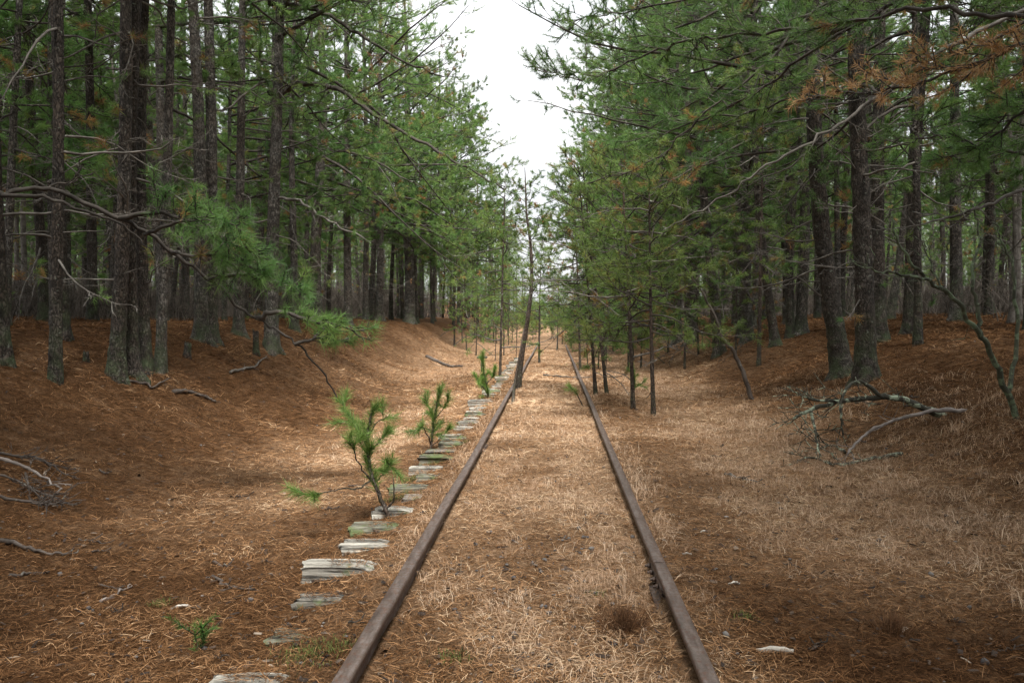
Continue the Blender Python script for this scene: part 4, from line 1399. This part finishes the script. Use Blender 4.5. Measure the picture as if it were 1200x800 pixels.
# ------------------------------------------------------------------ seedling pines near the ties
def seedling(base_px, stems, label, M=30, nl=.125, nw=.0036, mat=FRESH, tint=.5, r=7, seed=1, name='seedling_pine'):
    """stems: (pixel polyline with depth offset, radius px, needle start 0..1, side shoots)"""
    p, d = G(*base_px); g = np.random.default_rng(seed)
    t = empty(name, p); tag(t, label, 'seedling pine', 'seedling pines beside the ties')
    st = MB(); nb = MB(); sh = Shoots()
    for (pts, rp, n0, ns) in stems:
        q = catmull([W(a, b, d + c) for a, b, c in pts], 6) - p
        q[1:-1] += g.normal(0, .004, (len(q) - 2, 3))
        f = np.linspace(0, 1, len(q))
        tube(st, q, rp * .62 / 2 / F * d * (1 - .55 * f), 7)
        tg = unit(np.gradient(q, axis=0))
        ln = np.linalg.norm(np.diff(q, axis=0), axis=1).sum()
        if n0 < 1:
            u = np.linspace(n0, 1, max(2, int(ln * (1 - n0) / .03)))
            for x in u:
                i = min(int(x * (len(q) - 1)), len(q) - 2); w_ = x * (len(q) - 1) - i
                sh.add(q[i] * (1 - w_) + q[i + 1] * w_, tg[i], np.clip(tint + g.normal(0, .12), 0, .85))
        for k in range(ns):
            x = g.uniform(max(n0 - .1, .25), 1); i = min(int(x * (len(q) - 1)), len(q) - 2)
            dd = unit(tg[i] * .6 + g.normal(0, .7, 3) + [0, 0, .35]); l = g.uniform(.06, .16)
            e = q[i] + dd * l
            sticks(st, [q[i]], [e], .004, .003)
            for w_ in (.4, .7, 1.0):
                sh.add(q[i] + dd * l * w_, dd, np.clip(tint + g.normal(0, .12), 0, .85))
    sh.out(nb, M, nl, nw * 1.25, 0, 18, 60)
    st.build('stem', [SAPBARK], t, True)
    nb.build('needle_sprays', [mat], t)
    placed.append(tuple(p[:2]))
    return t


seedling((456, 607), [
    ([(457, 610, 0), (447, 585, 0), (437, 560, 0), (432, 535, .0), (431, 510, 0), (436, 484, 0), (440, 478, 0)], 9, .25, 9),
    ([(440, 568, 0), (424, 550, -.1), (416, 530, -.2), (412, 510, -.25)], 3.4, .7, 2),
    ([(432, 538, 0), (426, 510, .1), (412, 490, .2), (398, 470, .3)], 3.4, .35, 3),
    ([(438, 560, 0), (420, 572, -.1), (400, 572, -.2), (375, 578, -.3), (352, 578, -.35)], 3.4, .75, 2),
    ([(452, 596, 0), (461, 585, -.05), (461, 560, -.1)], 4.5, 1.0, 0),
    ([(440, 565, 0), (452, 552, .1), (458, 540, .1)], 3, .5, 3),
    ([(433, 530, 0), (445, 516, .1), (452, 508, .15)], 3, .4, 2),
    ([(431, 510, 0), (446, 492, .15), (462, 488, .25)], 2.5, .6, 1)],
    'bushy forked seedling pine growing among the tie ends, tallest of the seedlings', seed=5, M=32, tint=.5)
seedling((504, 529), [
    ([(504, 532, 0), (507, 505, 0), (510, 485, 0), (515, 457, 0)], 5, .2, 9),
    ([(505, 520, 0), (500, 508, -.1), (494, 500, -.2), (488, 506, -.2)], 3, .6, 2),
    ([(511, 492, 0), (503, 478, .1), (498, 466, .1)], 2, .6, 2), ([(511, 490, 0), (520, 478, 0), (525, 468, 0)], 2, .5, 2),
    ([(506, 522, 0), (518, 512, 0), (526, 502, .1)], 2, .7, 1)],
    'middle sized seedling pine with an upright tip, behind the bushy one', seed=6, M=34, tint=.4)
seedling((572, 458), [
    ([(574, 480, -2.2), (571, 455, -2.2), (567, 435, -2.2), (566, 418, -2.2)], 4, .2, 8),
    ([(572, 462, -2.2), (562, 448, -2.2), (556, 438, -2.2)], 2.5, .4, 4), ([(570, 450, -2.2), (578, 440, -2.2), (580, 430, -2.2)], 2, .4, 3)],
    'seedling pine beside the far ties next to the timber stub', seed=7, M=30, nw=.005, tint=.4)
seedling((231, 765), [([(232, 768, 0), (230, 752, 0), (228, 735, 0)], 3, .15, 3), ([(231, 762, 0), (238, 752, 0), (240, 745, 0)], 2, .2, 2)], 'tiny green seedling pine alone in the litter at lower left', seed=8, M=24, nl=.05, nw=.003, tint=.3)
seedling((683, 476), [([(684, 478, 0), (676, 462, 0), (668, 452, 0)], 2.5, .5, 3)], 'small sparse seedling pine between the rails', seed=9, M=20, tint=.6)
seedling((741, 462), [([(742, 465, 0), (744, 445, 0), (741, 430, 0)], 3, .2, 6), ([(743, 455, 0), (754, 448, 0)], 2, .3, 3)], 'low green seedling pine at the foot of the near young pines on the right', seed=10, M=26, tint=.4)


# brown clumps
def clump(px, py, h, w, n, label, seed):
    p, d = G(px, py); g = np.random.default_rng(seed); mb = MB()
    a = g.uniform(0, 6.28, n); rr = np.abs(g.normal(0, .5, n))
    P0 = np.stack([np.cos(a) * rr * w * .3, np.sin(a) * rr * w * .3, np.full(n, -.02)], -1)
    dd = unit(np.stack([np.cos(a) * rr * 1.1, np.sin(a) * rr * 1.1, np.ones(n)], -1))
    P1 = P0 + dd * (h * g.uniform(.35, 1, n))[:, None]
    tn = g.random(n)
    sticks(mb, P0, P1, .0016, .001, 0, tn)
    for k in range(3):
        u = g.uniform(.3, .9, n)[:, None]; A = P0 + (P1 - P0) * u
        sticks(mb, A, A + unit(dd + g.normal(0, .5, (n, 3))) * (h * g.uniform(.1, .3, n))[:, None], .0012, .0008, 0, tn)
    tag(mb.build('dry_shrub', [BUSHM], None, False, None, p), label, 'dry shrub')


clump(730, 742, .14, .28, 420, 'dark reddish brown wiry clump between the rails near the bottom', 1)
clump(1045, 742, .13, .28, 150, 'dull brown wiry clump in the litter on the lower right', 2)

# ------------------------------------------------------------------ sky, sun, camera
world = bpy.data.worlds.new('World'); scene.world = world; world.use_nodes = True
nt = world.node_tree; nt.nodes.clear()
sky = nd(nt, 'ShaderNodeTexSky'); sky.sky_type = 'NISHITA'; sky.sun_disc = False
SUN_EL, SUN_AZ = 61.0, 166.0
sky.sun_elevation = rad(SUN_EL); sky.sun_rotation = rad(SUN_AZ); sky.dust_density = 4.0
tc = nd(nt, 'ShaderNodeTexCoord')
cl = ramp(nt, noise(nt, mapping(nt, tc.outputs['Generated'], (2, 2, 4)), 1.6, 4), [(.3, (.84, .86, .90)), (.7, (1, 1, 1))])
sep = nd(nt, 'ShaderNodeSeparateXYZ'); nt.links.new(tc.outputs['Generated'], sep.inputs[0])
ov = math_(nt, 'MULTIPLY_ADD', math_(nt, 'MAXIMUM', sep.outputs[2], 0.0), 12.0); ov.node.inputs[2].default_value = 7.0
cloud = nd(nt, 'ShaderNodeVectorMath', operation='SCALE'); nt.links.new(cl, cloud.inputs[0]); nt.links.new(ov, cloud.inputs['Scale'])
mx = mix(nt, .88, sky.outputs[0], cloud.outputs[0])
bg = nd(nt, 'ShaderNodeBackground'); bg.inputs[1].default_value = .055
nt.links.new(mx, bg.inputs[0])
wo = nd(nt, 'ShaderNodeOutputWorld'); nt.links.new(bg.outputs[0], wo.inputs[0])

sl = bpy.data.lights.new('sun', 'SUN'); sl.energy = 3.6; sl.angle = rad(14); sl.color = (1, .97, .93)
so = bpy.data.objects.new('sun', sl); COL.objects.link(so)
# Nishita: rotation 0 puts the sun towards +Y and positive turns clockwise seen from above
az = rad(SUN_AZ); el = rad(SUN_EL)
sd = Vector((math.sin(az) * math.cos(el), math.cos(az) * math.cos(el), math.sin(el)))
so.rotation_euler = (-sd).to_track_quat('-Z', 'Y').to_euler()
so.location = (0, 0, 40)

cam = bpy.data.cameras.new('camera'); cam.sensor_width = 36; cam.lens = 36 * F / 1200
cam.clip_start = .05; cam.clip_end = 3000
co = bpy.data.objects.new('camera', cam); COL.objects.link(co)
co.location = EYE; co.rotation_euler = ROT.to_euler()
scene.camera = co

scene.view_settings.view_transform = 'Standard'; scene.view_settings.look = 'None'
scene.view_settings.gamma = 1; scene.view_settings.use_curve_mapping = False
scene.view_settings.exposure = 1.56
cy = scene.cycles
cy.max_bounces = 4; cy.diffuse_bounces = 3; cy.glossy_bounces = 1; cy.transmission_bounces = 2; cy.transparent_max_bounces = 2
cy.caustics_reflective = False; cy.caustics_refractive = False
cy.use_denoising = True
cy.use_adaptive_sampling = True; cy.adaptive_threshold = .02
